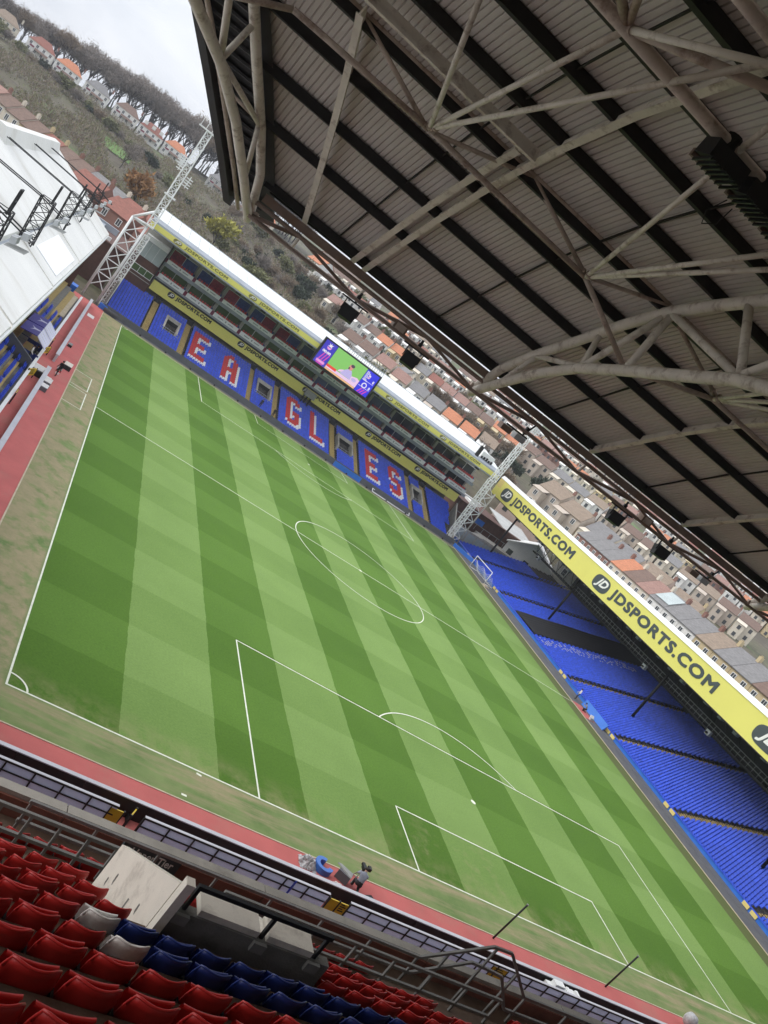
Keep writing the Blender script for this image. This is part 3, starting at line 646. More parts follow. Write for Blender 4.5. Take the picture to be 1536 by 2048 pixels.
# ------------------------------------------------------------------ side stand (right)
AS = thing('side_stand', 'long low stand of blue seats under a yellow roof board beyond the far touchline', 'stand', (75, 60, 0))
zs = lambda x: .42 + .2475*(x-74.6)
aw_aisles = [2.6, 17.1, 31.8, 46.0, 60.5, 88.2, 102.6]
S2 = MB(); nrow = 28; aw_pick = []
for r in range(nrow):
    x = 75.0 + r*.78; z = zs(x) - .60
    part('terrace_step', MB().box(x-.25, 97.3, -12, 112, -.2 if r == 0 else z-.25, z), M['dconc'], AS)
    for k in range(int((111.5+10)/.478)):
        y = -10 + k*.478
        if any(abs(y-a) < .72 for a in aw_aisles): continue
        if 72.9 < y < 80.9: continue
        if x > 90 and y > 104: continue
        if len(aw_pick) < 90 and r < 6 and 18.4 < y < 27: aw_pick.append((x, y, z, r, k)); continue
        seat_far(S2, x, y, z, -1, 0)
solo('stadium_seat', S2, M['seatblue2'], 'rows of blue tip-up seats of the long side stand', 'seats', kind='stuff')
part('front_wall', MB().box(73.9,74.2,-12,112,-.1,.5), M['bluew'], AS)
part('wall_capping', MB().box(73.8,74.3,-12,112,.501,.56), M['seatblue2'], AS)
part('front_path', MB().box(72.4,73.88,-12,112,-.1,.05), M['tarmac'], AS)
for a in aw_aisles:
    n = 56
    for k in range(n):
        x = 74.7+k*.39; z = zs(x)-.42
        part('stair_tread', MB().box(x, x+.2, a-.48, a+.48, z-.3, z), M['nettan'], AS)
    part('stair_bed', MB().hexa([(74.6,a-.5,-.2),(97,a-.5,-.2),(97,a+.5,-.2),(74.6,a+.5,-.2),(74.6,a-.5,zs(74.6)-.5),(97,a-.5,zs(97)-.5),(97,a+.5,zs(97)-.5),(74.6,a+.5,zs(74.6)-.5)]), M['stairdark'], AS)
    mb = MB()
    for q in (-.66,):
        mb.tube([(74.6,a+q,zs(74.6)+.5),(97,a+q,zs(97)+.5)], .045, 6)
        for k in range(20): xx = 74.8+k*1.15; mb.tube([(xx,a+q,zs(xx)-.5),(xx,a+q,zs(xx)+.5)], .03, 5, False)
    part('aisle_rail', mb, M['blackrail'], AS)
    mb = MB()
    for q in (-.62,.62): mb.box(73.78,73.89,a+q-.45,a+q+.45,.12,.54)
    part('gate_marker', mb, M['yellow2'], AS)
# black cover over one block of seats
mb = MB(); nx_, ny_ = 26, 16
for i in range(nx_+1):
    for j in range(ny_+1):
        x = 74.7+i*.86; y = 72.9+j*.5; mb.v.append((x, y, zs(x)+.2+.035*math.sin(y*6.5)+.03*math.sin(x*8)))
for i in range(nx_):
    for j in range(ny_): q = i*(ny_+1)+j; mb.f.append((q, q+ny_+1, q+ny_+2, q+1))
solo('seat_cover', mb, M['tarp'], 'black cover stretched over one block of seats in the side stand', 'cover')
mb = MB()
for i in range(40):
    x = 75+i*.45
    for y in (69.5,69.9,70.3,70.7,71.1,71.5):
        if rnd.random() < .5: mb.box(x, x+.16, y+.05*rnd.random(), y+.2, zs(x)+.2, zs(x)+.26)
solo('seat_netting', mb, M['whitep'], 'white speckled netting on the seats beside the black cover', 'netting', kind='stuff')
# columns
for k, y in enumerate((24.6, 53.2, 82.0, 110.6)):
    lab = ['black roof column of the side stand nearest the near goal', 'black roof column of the side stand behind the white lamps of the halfway line', 'black roof column standing beyond the black seat cover', 'black roof column at the far corner of the side stand'][k]
    t = thing('roof_column', lab, 'column', (81.8, y, zs(81.8)-.6), group='columns of the side stand')
    part('column_shaft', MB().tube([(81.8,y,zs(81.8)-.6),(81.8,y,11.2)], .2, 10), M['black'], t, True)
    part('column_foot', MB().box(81.35,82.25,y-.45,y+.45,zs(81.8)-.62,zs(81.8)-.3), M['black'], t)
# roof: yellow board, white edge, black soffit, hanging gantry
part('roof_board', MB().box(76,76.15,-12,115.6,11.65,15.2), M['yellow'], AS)
part('board_end', MB().hexa([(76.02,113.4,11.66),(76.13,113.4,11.66),(76.13,115.62,11.66),(76.02,115.62,11.66),(75.98,113.4,15.19),(76.1,113.4,15.19),(76.1,115.62,15.19),(75.98,115.62,15.19)]), M['yellow2'], AS)
part('white_roof_edge', MB().hexa([(75.9,-12,15.22),(76.5,-12,15.22),(76.5,115.6,15.22),(75.9,115.6,15.22),(76.2,-12,15.85),(76.9,-12,15.85),(76.9,115.6,15.85),(76.2,115.6,15.85)]), M['white'], AS)
part('roof_deck', MB().hexa([(76.2,-12,13.0),(100,-12,11.0),(100,115.5,11.0),(76.2,115.5,13.0),(77.0,-12,15.75),(100,-12,13.6),(100,115.5,13.6),(77.0,115.5,15.75)]), M['gantry'], AS)
part('board_lower_edge', MB().box(75.95,76.3,-12,115.6,11.5,11.64), M['black'], AS)
part('rear_wall', MB().box(98.2,98.6,-12,112,0,12), M['black'], AS)
AXM = frame((76, 0, 0), (0,-1,0), (0,0,1))
for y0 in (111.9, 72.0, 32.3, -7):
    jd_board(AS, AXM, -y0, 1.95, 4.6, 26.3, 1.0, 12.38, M['letter'], M['letterw'], M['letter'])
GT = thing('roof_gantry', 'black hanging camera gantry with ladder like railing under the side stand roof', 'gantry', (83, 50, 8.5))
part('walkway', MB().box(82.4,84.0,-12,100,8.3,8.5), M['black'], GT)
mb = MB()
for zz in (9.0, 9.55): mb.tube([(82.4,-12,zz),(82.4,100,zz)], .04, 5)
for k in range(112): mb.tube([(82.4,-12+k,8.5),(82.4,-12+k,9.55)], .035, 4, False)
part('railing', mb, M['greyrail'], GT)
mb = MB()
for k in range(38): mb.tube([(84,-10+k*3,8.5),(84,-10+k*3,12)], .07, 5, False); mb.tube([(84,-10+k*3,8.5),(84,-7+k*3,12)], .05, 5, False)
part('hanger', mb, M['black'], GT)
mb = MB()
for k in range(26):
    y = 2+k*3.9; mb.box(80.2+.8*(k % 3), 80.8+.8*(k % 3), y, y+.7, 10.6, 10.95)
part('lamp_fitting', mb, M['gutter'], GT)
mb = MB(); rr = random.Random(3)
for k in range(60):
    y = -8+k*1.9; x = 77+rr.random()*6; mb.tube([(x,y,11.7),(x+rr.uniform(-2,2),y+rr.uniform(-2,2),11.3)], .05, 4, False)
part('cable_run', mb, M['black'], GT)
for y in (96.5, 58, 42):
    t_ = thing('gantry_camera', {96.5:'small pale equipment box on the gantry close to the far column',58:'small pale camera box hanging on the gantry beside the black cover',42:'small pale camera box on the gantry above the halfway seats'}[y], 'camera', (82.3,y,8.5), group='boxes on the gantry')
    part('body', MB().box(81.9,82.35,y-.4,y+.4,7.9,8.6), M['tower'], t_); part('lens', MB().tube([(81.9,y,8.2),(81.6,y,8.15)], .14, 10), M['black'], t_)
# individual seats of the nearest front rows
def seat_parts(mb_, name):
    pass
fa = MB(); seat_far(fa, 0, 0, 0, -1, 0); back_me = MB(); back_me.v = fa.v[:8]; back_me.f = fa.f[:6]
pan_me = MB(); pan_me.v = fa.v[8:]; pan_me.f = [tuple(i-8 for i in f) for f in fa.f[6:]]
bm_, pm_ = back_me.mesh('seat_back', M['seatblue2']), pan_me.mesh('seat_pan', M['seatblue2'])
first_col = {}
for x, y, z, r, k in aw_pick:
    first_col.setdefault(r, k)
    t = thing('stand_chair', f'blue tip-up seat of the side stand, {ORD[r]} row up, {ORD[k-first_col[r]]} from the nearer stair', 'seat', (x, y, z), group='blue seats in the front rows of the side stand')
    link('seat_back', bm_, t, True); link('seat_pan', pm_, t, True)
# ------------------------------------------------------------------ main stand (left, white roof)
MS = thing('main_stand', 'old stand with a stained white roof and black floodlight frames along the left touchline', 'stand', (-8, 50, 0))
zrm = lambda x: 10.6 + .48*(-8.5-x)
YE, YS = 99.6, -25
# lower roof in bays with raised seams, upper roof one step higher
bays = [-25,-5,15.5,33.9,54.8,72.1,86.5,99.6]
for a, b in zip(bays, bays[1:]):
    part('lower_roof_bay', MB().hexa([(-12.1,a+.25,zrm(-12.1)-.25),(-8.5,a+.25,10.35),(-8.5,b-.25,10.35),(-12.1,b-.25,zrm(-12.1)-.25),(-12.1,a+.25,zrm(-12.1)),(-8.5,a+.25,10.6),(-8.5,b-.25,10.6),(-12.1,b-.25,zrm(-12.1))]), M['whiteroof'], MS)
    part('valley_seam', MB().hexa([(-12.1,b-.25,zrm(-12.1)-.3),(-8.45,b-.25,10.3),(-8.45,b+.25,10.3),(-12.1,b+.25,zrm(-12.1)-.3),(-12.1,b-.25,zrm(-12.1)-.12),(-8.45,b-.25,10.48),(-8.45,b+.25,10.48),(-12.1,b+.25,zrm(-12.1)-.12)]), M['cream'], MS)
part('new_roof_panel', MB().hexa([(-11.15,37.4,zrm(-11.15)+.01),(-8.85,37.4,zrm(-8.85)+.01),(-8.85,51.6,zrm(-8.85)+.01),(-11.15,51.6,zrm(-11.15)+.01),(-11.15,37.4,zrm(-11.15)+.08),(-8.85,37.4,zrm(-8.85)+.08),(-8.85,51.6,zrm(-8.85)+.08),(-11.15,51.6,zrm(-11.15)+.08)]), M['newroof'], MS)
part('roof_gutter', MB().box(-12.45,-12.1,YS,98.4,zrm(-12.1)-.35,zrm(-12.1)-.02), M['gutter'], MS)
part('upper_roof', MB().hexa([(-19.6,YS,zrm(-19.6)-.3),(-12.3,YS,zrm(-12.3)-.3),(-12.3,98.4,zrm(-12.3)-.3),(-19.6,98.4,zrm(-19.6)-.3),(-19.6,YS,zrm(-19.6)+.3),(-12.3,YS,zrm(-12.3)+.35),(-12.3,98.4,zrm(-12.3)+.35),(-19.6,98.4,zrm(-19.6)+.3)]), M['whiteroof'], MS)
part('rear_roof', MB().hexa([(-27,YS,12.0),(-19.62,YS,15.6),(-19.62,98.4,15.6),(-27,98.4,12.0),(-27,YS,12.3),(-19.62,YS,16.2),(-19.62,98.4,16.2),(-27,98.4,12.3)]), M['whiteroof'], MS)
part('ridge_upstand', MB().hexa([(-20.1,52,15.9),(-18.6,52,15.6),(-18.6,93,15.6),(-20.1,93,15.9),(-20.1,52,17.3),(-19.3,52,17.2),(-19.3,93,17.2),(-20.1,93,17.3)]), M['whiteroof'], MS)
part('front_eaves', MB().box(-8.62,-8.36,YS,YE,10.0,10.34), M['white'], MS)
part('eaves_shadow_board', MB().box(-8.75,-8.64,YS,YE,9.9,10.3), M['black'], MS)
part('end_wall', MB().box(-27,-9,98.5,98.9,0,10), M['brick'], MS)
part('rear_wall', MB().box(-27.2,-26.8,YS,98.4,0,12), M['brick'], MS)
solo('grey_roof_hall', MB().hexa([(-44,70,-.2),(-28,70,-.2),(-28,112,-.2),(-44,112,-.2),(-44,70,10),(-28,70,11),(-28,112,11),(-44,112,10)]), M['gutter'], 'flat grey roofed block behind the ridge of the white roof', 'building')
# terrace with long seat rows
zms = lambda x: .95 + .46*(-7.25-x)
smb = MB()
for r in range(13):
    x = -7.4 - r*.78; z = zms(x) - .7
    part('terrace_step', MB().box(-27, x+.35, YS, 98.3, -.2 if r == 0 else z-.3, z), M['nettan'] if r % 2 and r < 9 else M['dgrey'], MS)
part('front_wall', MB().box(-6.95,-6.75,YS,98,-.1,.85), M['cream'], MS)
part('wall_capping', MB().box(-7.0,-6.7,YS,98,.851,.93), M['white'], MS)
blocks = [(62.5,76.5,0,10,'seatblue','blue'),(77.5,97.5,5,11,'seatblue','blue'),(-10,47.5,0,12,'seatblue','blue'),(48.5,61.5,4,11,'seatred','red')]
SBm, SRm = MB(), MB()
for a, b, r0, r1, mk, _ in blocks:
    for r in range(r0, r1):
        x = -7.4 - r*.78; z = zms(x)-.72; y = a+.3
        k = 0
        while y < b:
            if not (k % 14 in (12, 13)): seat_far(SRm if mk == 'seatred' else SBm, x, y, z, 1, 0)
            y += .5; k += 1
solo('stadium_seat', SBm, M['seatblue'], 'blue seat rows of the old white roofed stand', 'seats', kind='stuff')
solo('stadium_seat', SRm, M['seatred'], 'red seat rows behind the dugouts of the old white roofed stand', 'seats', kind='stuff')
for ya, lab in ((61.7, 'dark partition wall in the seats beyond the purple dugout roofs'), (47.4, 'dark partition wall in the seats nearer than the purple dugout roofs')):
    mb = MB(); mb.hexa([(-14,ya,zms(-14)-.8),(-7.1,ya,-.1),(-7.1,ya+.25,-.1),(-14,ya+.25,zms(-14)-.8),(-14,ya,zms(-14)+.7),(-7.1,ya,1.5),(-7.1,ya+.25,1.5),(-14,ya+.25,zms(-14)+.7)])
    solo('partition_wall', mb, M['tarmac'], lab, 'wall', 'partition walls in the old stand')
part('pen_floor', MB().box(-10.5,-7.2,78,97,.5,.66), M['timber'], MS)
# black floodlight frames on the roof
def pylon(y, lab, big=True):
    t = thing('floodlight_frame', lab, 'floodlight', (-12, y, zrm(-12)), group='black frames on the white roof')
    z0 = zrm(-11.7)
    mb = MB(); lattice(mb, (-11.7,y,z0), (-11.9,y,z0+3.6), 1.0, 1.3, 5, .055, .03); part('lattice_post', mb, M['black'], t)
    mb = MB()
    for q in (-.6,.6): mb.tube([(-12.3,y+q,z0+3.5),(-19.2,y+q-1.5,16.45)], .05, 6)
    for q in (-.6,.6): mb.tube([(-12.3,y+q,z0+3.5),(-9.9,y+q+.4,z0+2.9)], .05, 6)
    mb.tube([(-9.9,y-.8,z0+2.9),(-9.9,y+1.2,z0+2.9)], .05, 6)
    part('tie_bar', mb, M['black'], t)
    mb = MB(); mb.beam((-11.6,y-.4,z0+3.4),(-11.6,y-.4,z0+4.9),.1,.1); mb.beam((-11.6,y+.5,z0+3.4),(-11.6,y+.5,z0+4.9),.1,.1); mb.beam((-11.6,y-.4,z0+4.9),(-11.6,y+.5,z0+4.9),.1,.1); mb.beam((-11.6,y-.4,z0+4.2),(-11.6,y+.5,z0+4.2),.07,.07)
    part('head_frame', mb, M['black'], t)
    for q in range(4):
        lx, ly, lz = -10.6+.4*(q % 2), y-.5+.75*(q // 2), z0+2.5+.5*(q % 2)
        part('lamp_box', MB().hexa([(lx-.16,ly-.3,lz-.22),(lx+.16,ly-.3,lz-.14),(lx+.16,ly+.3,lz-.14),(lx-.16,ly+.3,lz-.22),(lx-.22,ly-.3,lz+.18),(lx+.1,ly-.3,lz+.26),(lx+.1,ly+.3,lz+.26),(lx-.22,ly+.3,lz+.18)]), M['tower'], t)
    mb = MB()
    for q in range(5): mb.tube([(-10.9,y-.9+q*.4,z0+2.1),(-9.8,y-.9+q*.4,z0+2.25)], .03, 4)
    part('lamp_bracket', mb, M['greyrail'], t)
for y, lab in ((34.3,'black floodlight frame nearest the clean white roof panel, with lamps and an upright head'),(54.9,'black floodlight frame standing just past the clean white roof panel'),(71.8,'black floodlight frame second from the far end of the white roof'),(86.4,'black floodlight frame at the far end of the white roof'),(15.6,'black floodlight frame at the near edge of view on the white roof')): pylon(y, lab)
# dugouts with purple canopies
for y0, lab in ((51.6,'nearer purple and pale lilac dugout canopy beside the red track'),(56.5,'farther purple and pale lilac dugout canopy beside the red track')):
    t = thing('dugout', lab, 'dugout', (-8, y0, 0), group='dugouts')
    a, b = y0, y0+4.5
    part('canopy', MB().hexa([(-9.6,a,2.55),(-7.9,a,2.7),(-7.9,b,2.7),(-9.6,b,2.55),(-9.6,a,2.63),(-7.9,a,2.78),(-7.9,b,2.78),(-9.6,b,2.63)]), M['purple'], t)
    fr_ = part('canopy_front', MB().hexa([(-7.89,a,2.7),(-6.8,a,1.95),(-6.8,b,1.95),(-7.89,b,2.7),(-7.89,a,2.78),(-6.75,a,2.02),(-6.75,b,2.02),(-7.89,b,2.78)]), M['canopy'], t)
    mb = MB()
    for q in range(4): mb.beam((-7.88,a+.5+q*1.15,2.8),(-6.78,a+.5+q*1.15,2.05),.06,.05)
    sub('canopy_rib', mb, M['white'], fr_)
    part('crest_patch', MB().poly([(-8.9,a+1.3,2.72),(-8.5,a+2.0,2.755),(-7.95,a+2.2,2.8),(-7.95,a+2.6,2.8),(-8.5,a+2.7,2.755),(-8.9,a+3.3,2.72),(-8.6,a+2.4,2.745)]), M['canopy'], t)
    part('side_panel', MB().box(-9.6,-6.85,a-.06,a-.005,.1,1.1), M['bluen'], t); part('bench', MB().box(-9.3,-8.6,a+.1,b-.1,.3,.8), M['red'], t)
# low screen wall on the red track
for (ya, yb, lab) in ((57.6,101.5,'low grey advertising wall on the red track between dugouts and far corner'),(-12,51.3,'low grey advertising wall on the red track on the near side of the dugouts')):
    t = thing('advertising_wall', lab, 'barrier', (-5.5, ya, 0), group='walls along the red track')
    n = int((yb-ya)/3)
    for k in range(n):
        a = ya+(yb-ya)*k/n; b = ya+(yb-ya)*(k+1)/n-.02
        part('wall_panel', MB().box(-5.62,-5.36,a,b,.02,.86), M['silver'], t)
    part('wall_capping', MB().box(-5.7,-5.3,ya,yb,.861,.93), M['silver'], t)
def yellow_gate(x, y, w, h, lab, rz=0, text=True):
    t = thing('access_gate', lab, 'gate', (x, y, .0), rz, group='yellow gates')
    g = part('gate_panel', MB().box(-w/2,w/2,-.03,.03,.35,.35+h), M['yellowsign'], t, local=True)
    part('gate_frame', MB().box(-w/2-.05,-w/2-.002,-.05,.05,.05,.4+h).box(w/2+.002,w/2+.05,-.05,.05,.05,.4+h), M['blackrail'], t, local=True)
    if text:
        mb = MB()
        for q in range(4): mb.box(-w*.3,w*.3 - .1*(q % 2), -.04,-.031,.45+h*.18*q+.1,.45+h*.18*q+.16)
        part('gate_print', mb, M['letterb'], t, local=True)
for (x, y, rz, lab) in ((-6.6,61.9,1.57,'yellow gate in the front wall just beyond the dugouts'),(-6.6,57.4,1.3,'yellow gate at the front corner of the farther dugout'),(-6.6,46.6,1.2,'yellow gate standing open by the near partition wall'),(-6.6,37.5,1.57,'yellow gate in the front wall nearest the camera side')):
    yellow_gate(x, y, 1.5, .75, lab, rz)
solo('blue_skip', MB().hexa([(-10.2,99.3,0),(-8.4,99.3,0),(-8.4,101.4,0),(-10.2,101.4,0),(-10.5,99.1,1.5),(-8.1,99.1,1.5),(-8.1,101.6,1.5),(-10.5,101.6,1.5)]), M['bluew'], 'blue open container in the corner beyond the end of the white roofed stand', 'container')
solo('ground_cover', MB().box(-5.0,-4.0,92.3,94.6,.02,.06), M['whitep'], 'white flat board lying on the red track near the far corner', 'board')
solo('corner_bench', MB().box(-3.4,-1.2,103.6,104.4,0,.62).box(-3.4,-1.2,103.3,103.6,.45,.75), M['tarmac'], 'dark low box shelter on the path beside the far left stand corner', 'bench')
solo('blue_barrier', MB().box(-4.3,-3.0,104.2,105,0,.8).box(-4.0,-3.6,105,105.4,0,.6), M['bluew'], 'blue padded barrier at the foot of the far corner mast', 'barrier')
solo('blue_barrier', MB().hexa([(70.4,103.9,0),(73.4,99.5,0),(73.7,99.8,0),(70.7,104.2,0),(70.4,103.9,.7),(73.4,99.5,.7),(73.7,99.8,.7),(70.7,104.2,.7)]), M['bluew'], 'blue padded barrier at the corner between far stand and side stand', 'barrier')
# ------------------------------------------------------------------ near stand: upper tier
NS = thing('near_stand', 'upper tier of the near stand with brown terrace steps and concrete parapet', 'stand', (0, -26, 0))
yt = lambda j: -30.0 + .884*(j-3)
zt = lambda j: 16.85 - .604*(j-3)
def to_px(p):
    d = Vector(p) - CAM; w = sum(a*b for a, b in zip(RZ, d)); 
    if w < .3: return None
    return (768 + 1691.97*sum(a*b for a, b in zip(RX, d))/w, 1024 + 1691.97*sum(a*b for a, b in zip(RY, d))/w, w)
def seen(p, mg=60):
    q = to_px(p); return bool(q) and -mg < q[0] < 1536+mg and -mg < q[1] < 2048+mg
for j in range(-9, 11):
    ya, yb = yt(j)-.06, yt(j+1)-.06; z = zt(j)-.8
    if j == 10: yb = -22.6
    spans = [(-30, -1.52), (1.07, 78)] if j in (6,7,8,9,5) else [(-30, 78)]
    if j == 5: yb = -27.32; spans = [(-30,78)]
    if j == 6: ya = -27.32
    for a, b in spans:
        part('terrace_step', MB().box(a, b, ya, yb, z-.95, z), M['step'], NS)
part('vomitory_floor', MB().box(-1.5, 1.06, -27.1, -24.7, 10.5, 11.6), M['dconc'], NS)
def slope_wall(x0, x1, ya, za, yb, zb_, zbot):
    return MB().hexa([(x0,ya,zbot),(x1,ya,zbot),(x1,yb,zbot),(x0,yb,zbot),(x0,ya,za),(x1,ya,za),(x1,yb,zb_),(x0,yb,zb_)])
part('rear_walkway', MB().box(-30,78,-47,yt(-9)-.062,20,zt(-9)-.8), M['step'], NS)
VW = thing('vomitory_enclosure', 'cream concrete side walls with grey head wall round the stair mouth in the red seats', 'wall', (-.3, -26, 11))
sw_ = part('side_wall', slope_wall(-1.5, -1.38, -25.2, 14.14, -27.34, 15.61, 11), M['cream'], VW)
mb = MB()
for (y_, z_, l_) in ((-25.75,14.0,.2),(-25.55,13.75,.14),(-26.5,14.3,.25),(-26.85,14.62,.16)): mb.poly([(-1.503,y_-.03,z_-l_/2),(-1.503,y_+.02,z_-l_*.3),(-1.503,y_+.035,z_+l_*.4),(-1.503,y_-.01,z_+l_/2)])
sub('water_stain', mb, M['dgrey'], sw_)
part('end_pillar', MB().box(-1.5,-1.38,-27.5,-27.36,11,15.75), M['cream'], VW)
part('side_wall', slope_wall(.85, 1.05, -24.4, 13.35, -27.1, 15.1, 11), M['cream'], VW)
hw_ = part('head_wall', MB().box(-1.375,1.06,-27.36,-27.2,11,15.24), M['dgrey'], VW)
for a, b in ((-1.02,-.12),(.02,.74)): part('coping_block', MB().box(a,b,-27.33,-26.95,15.245,15.34), M['cream'], VW)
mb = MB(); mb.beam((-1.25,-27.3,15.62),(.86,-27.3,15.62),.06,.06)
for xx in (-1.22,-.06,.8): mb.beam((xx,-27.3,15.25),(xx,-27.3,15.59),.05,.05,(0,1,0))
part('head_rail', mb, M['blackrail'], VW)
for xx in (-1.22,-.06,.8): part('bolt_plate', MB().box(xx-.1,xx+.1,-27.42,-27.365,15.1,15.24), M['rail'], VW)
# parapet in lengths
k = 0; x = -22.0
for xb in [-18,-14,-10,-6,-1.62,2.7,7.05,11.4,15.7,20,24.3,28.6,33,37.3,42,47]:
    part('parapet_panel', MB().box(x+.03, xb, -22.58, -22.36, 8.6, 12.29), M['concrete'], NS)
    part('parapet_lining', MB().box(x+.03, xb, -22.63, -22.585, 11.7, 12.2), M['brownwall'], NS); x = xb
part('tier_front', MB().box(-30,78,-22.35,-22.2,6.8,8.6), M['dconc'], NS)
part('lower_tier', MB().hexa([(-30,-22.3,-.1),(78,-22.3,-.1),(78,-7.4,-.1),(-30,-7.4,-.1),(-30,-22.3,6),(78,-22.3,6),(78,-7.4,.2),(-30,-7.4,.2)]), M['step'], NS)
part('rear_wall', MB().box(-34,80,-47.4,-47,0,23.5), M['dconc'], NS)  # unseen, added to limit light from behind; kept low to let some in
# sign on the parapet
SG = thing('hanging_sign', 'dark sign reading Upper Tier on the parapet behind the cream wall', 'sign', (.2, -22.7, 12))
b_ = part('sign_board', MB().box(-.42,.78,-22.72,-22.64,11.98,12.285), M['letter'], SG)
mb = MB(); fit_text(mb, text_geo('Upper Tier', 1, .012, .006), -.22, .66, 12.03, 12.245, frame((0,-22.722,0),(1,0,0),(0,0,1))); sub('lettering', mb, M['letterw'], b_)
b_ = part('number_panel', MB().box(-.42,.76,-22.71,-22.64,11.74,11.975), M['whitep'], SG)
mb = MB(); fit_text(mb, text_geo('1-3', 1, .02, .006), .5, .68, 11.8, 11.93, frame((0,-22.712,0),(1,0,0),(0,0,1))); sub('lettering', mb, M['letterb'], b_)
# rails
def rail_set(name, label, y, rails, posts, m, w=.055, group='handrails of the upper tier'):
    t = thing(name, label, 'handrail', (posts[0][0], y, posts[0][1]), group=group)
    for pts in rails:
        mb = MB()
        for p, q in zip(pts, pts[1:]): mb.beam((p[0],y,p[1]), (q[0],y,q[1]), w, w*1.15)
        part('rail', mb, m, t)
    for x, za, zb_ in posts: part('post', MB().beam((x,y+.002,za),(x,y+.002,zb_-w*.58), w*.85, w*.85, (0,1,0)), m, t)
    return t
rail_set('handrail', 'grey two bar handrail ending at the sloping cream wall', -24.0, [[(-7,13.1),(-.9,13.1)],[(-7,12.66),(-.9,12.66)]], [(-7+.5*k,12.4,13.1) for k in range(13)], M['rail'])
rail_set('handrail', 'grey two bar handrail beside the right hand cream wall and yellow edged steps', -24.0, [[(1.1,13.08),(7.9,13.08)],[(1.1,12.62),(7.9,12.62)]], [(1.25+.95*k,12.4,13.08) for k in range(8)], M['rail'])
c_pts = [(-2.4,12.55),(6.43,12.55),(7.85,13.47),(8.37,13.49),(9.52,12.6),(30,12.6)]
d_pts = [(-2.4,12.12),(6.5,12.12),(7.64,12.91),(8.1,12.9),(8.6,12.86),(9.3,12.12),(30,12.12)]
def zi(pts, x):
    for p, q in zip(pts, pts[1:]):
        if p[0] <= x <= q[0]: return p[1]+(q[1]-p[1])*(x-p[0])/(q[0]-p[0])
rail_set('handrail', 'grey front handrail along the parapet that rises to a hump at the gangway', -23.0, [c_pts, d_pts], [(x, 11.8, zi(c_pts, x)) for x in [-2.35,-1.1,.15,1.4,2.65,3.9,5.15,6.4,7.0,7.95,8.9,9.6,11,12.3,13.6,15,17,19,21,23,25]], M['rail'])
# yellow edged steps at the gangway
GW = thing('gangway_steps', 'dark grey gangway steps with yellow edge strips among the red seats', 'stair', (6, -25, 12))
for k in range(4):
    xa = 5.1+.42*k; zz = 12.44-.02*k if False else 12.46-.13*k
    part('step', MB().box(xa, xa+.418, -26.2, -24.1, zz-.5, zz), M['dgrey'], GW)
    part('yellow_strip', MB().box(xa+.33, xa+.42, -26.2, -24.1, zz+.001, zz+.012), M['yellowsign'], GW)
part('landing', MB().box(6.79, 8.6, -26.3, -24.1, 11.3, 12.02), M['dgrey'], GW)
# seats: one of each kind, then copies that share meshes
def shell(th):
    mb = MB(); nu, nv = 10, 6; g = {}
    for s_ in (0, 1):
        for i in range(nu+1):
            u = -1+2*i/nu
            for k in range(nv+1):
                v = k/nv; hw = .222 - .012*v if v < .62 else .2146-.0366*((v-.62)/.38)**1.6
                y = -.075*(1-abs(u)**2.2) - .06*v + .06 + s_*th
                z = .36 + .44*v - (.02*(abs(u)**6) if k == nv else 0)
                g[s_,i,k] = len(mb.v); mb.v.append((u*hw, y, z))
    for i in range(nu):
        for k in range(nv):
            mb.f.append((g[0,i,k],g[0,i+1,k],g[0,i+1,k+1],g[0,i,k+1])); mb.f.append((g[1,i,k],g[1,i,k+1],g[1,i+1,k+1],g[1,i+1,k]))
    for i in range(nu): mb.f.append((g[0,i,nv],g[0,i+1,nv],g[1,i+1,nv],g[1,i,nv])); mb.f.append((g[0,i,0],g[1,i,0],g[1,i+1,0],g[0,i+1,0]))
    for k in range(nv): mb.f.append((g[0,0,k],g[0,0,k+1],g[1,0,k+1],g[1,0,k])); mb.f.append((g[0,nu,k],g[1,nu,k],g[1,nu,k+1],g[0,nu,k+1]))
    return mb
def rim():
    mb = MB(); pts = []
    for i in range(13):
        u = -1+2*i/12; pts.append((u*.178, -.075*(1-abs(u)**2.2)+.012, .80-.02*abs(u)**6))
    mb.tube([(-.2,.02,.68)]+pts+[(.2,.02,.68)], .0135, 6); return mb
def pan():
    mb = MB(); g = {}; nu = 8
    for s_ in (0,1):
        for i in range(nu+1):
            u = -1+2*i/nu
            for k, (z, y) in enumerate(((.38,.1),(.5,.135),(.66,.12),(.7,.1))):
                g[s_,i,k] = len(mb.v); mb.v.append((u*.2, y-.03*(1-u*u)+s_*.035, z))
    for i in range(nu):
        for k in range(3): mb.f.append((g[0,i,k],g[0,i+1,k],g[0,i+1,k+1],g[0,i,k+1])); mb.f.append((g[1,i,k],g[1,i,k+1],g[1,i+1,k+1],g[1,i+1,k]))
        mb.f.append((g[0,i,3],g[0,i+1,3],g[1,i+1,3],g[1,i,3])); mb.f.append((g[0,i,0],g[1,i,0],g[1,i+1,0],g[0,i+1,0]))
    return mb
leg = MB(); leg.box(-.252,-.228,-.07,.13,.28,.55); leg.beam((-.24,-.05,.005),(-.24,.03,.3),.035,.05,(0,1,0)); leg.box(-.275,-.205,-.1,.06,.0,.02)
leg_me = leg.mesh('bracket', M['black'])
proto = {}
for cname, m in (('red', M['red']), ('blue', M['bluen']), ('white', M['whitep'])):
    proto[cname] = (shell(.02).mesh('seat_back', m, True), rim().mesh('back_rim', m, True), pan().mesh('seat_pan', m, True))
seat_n = {}
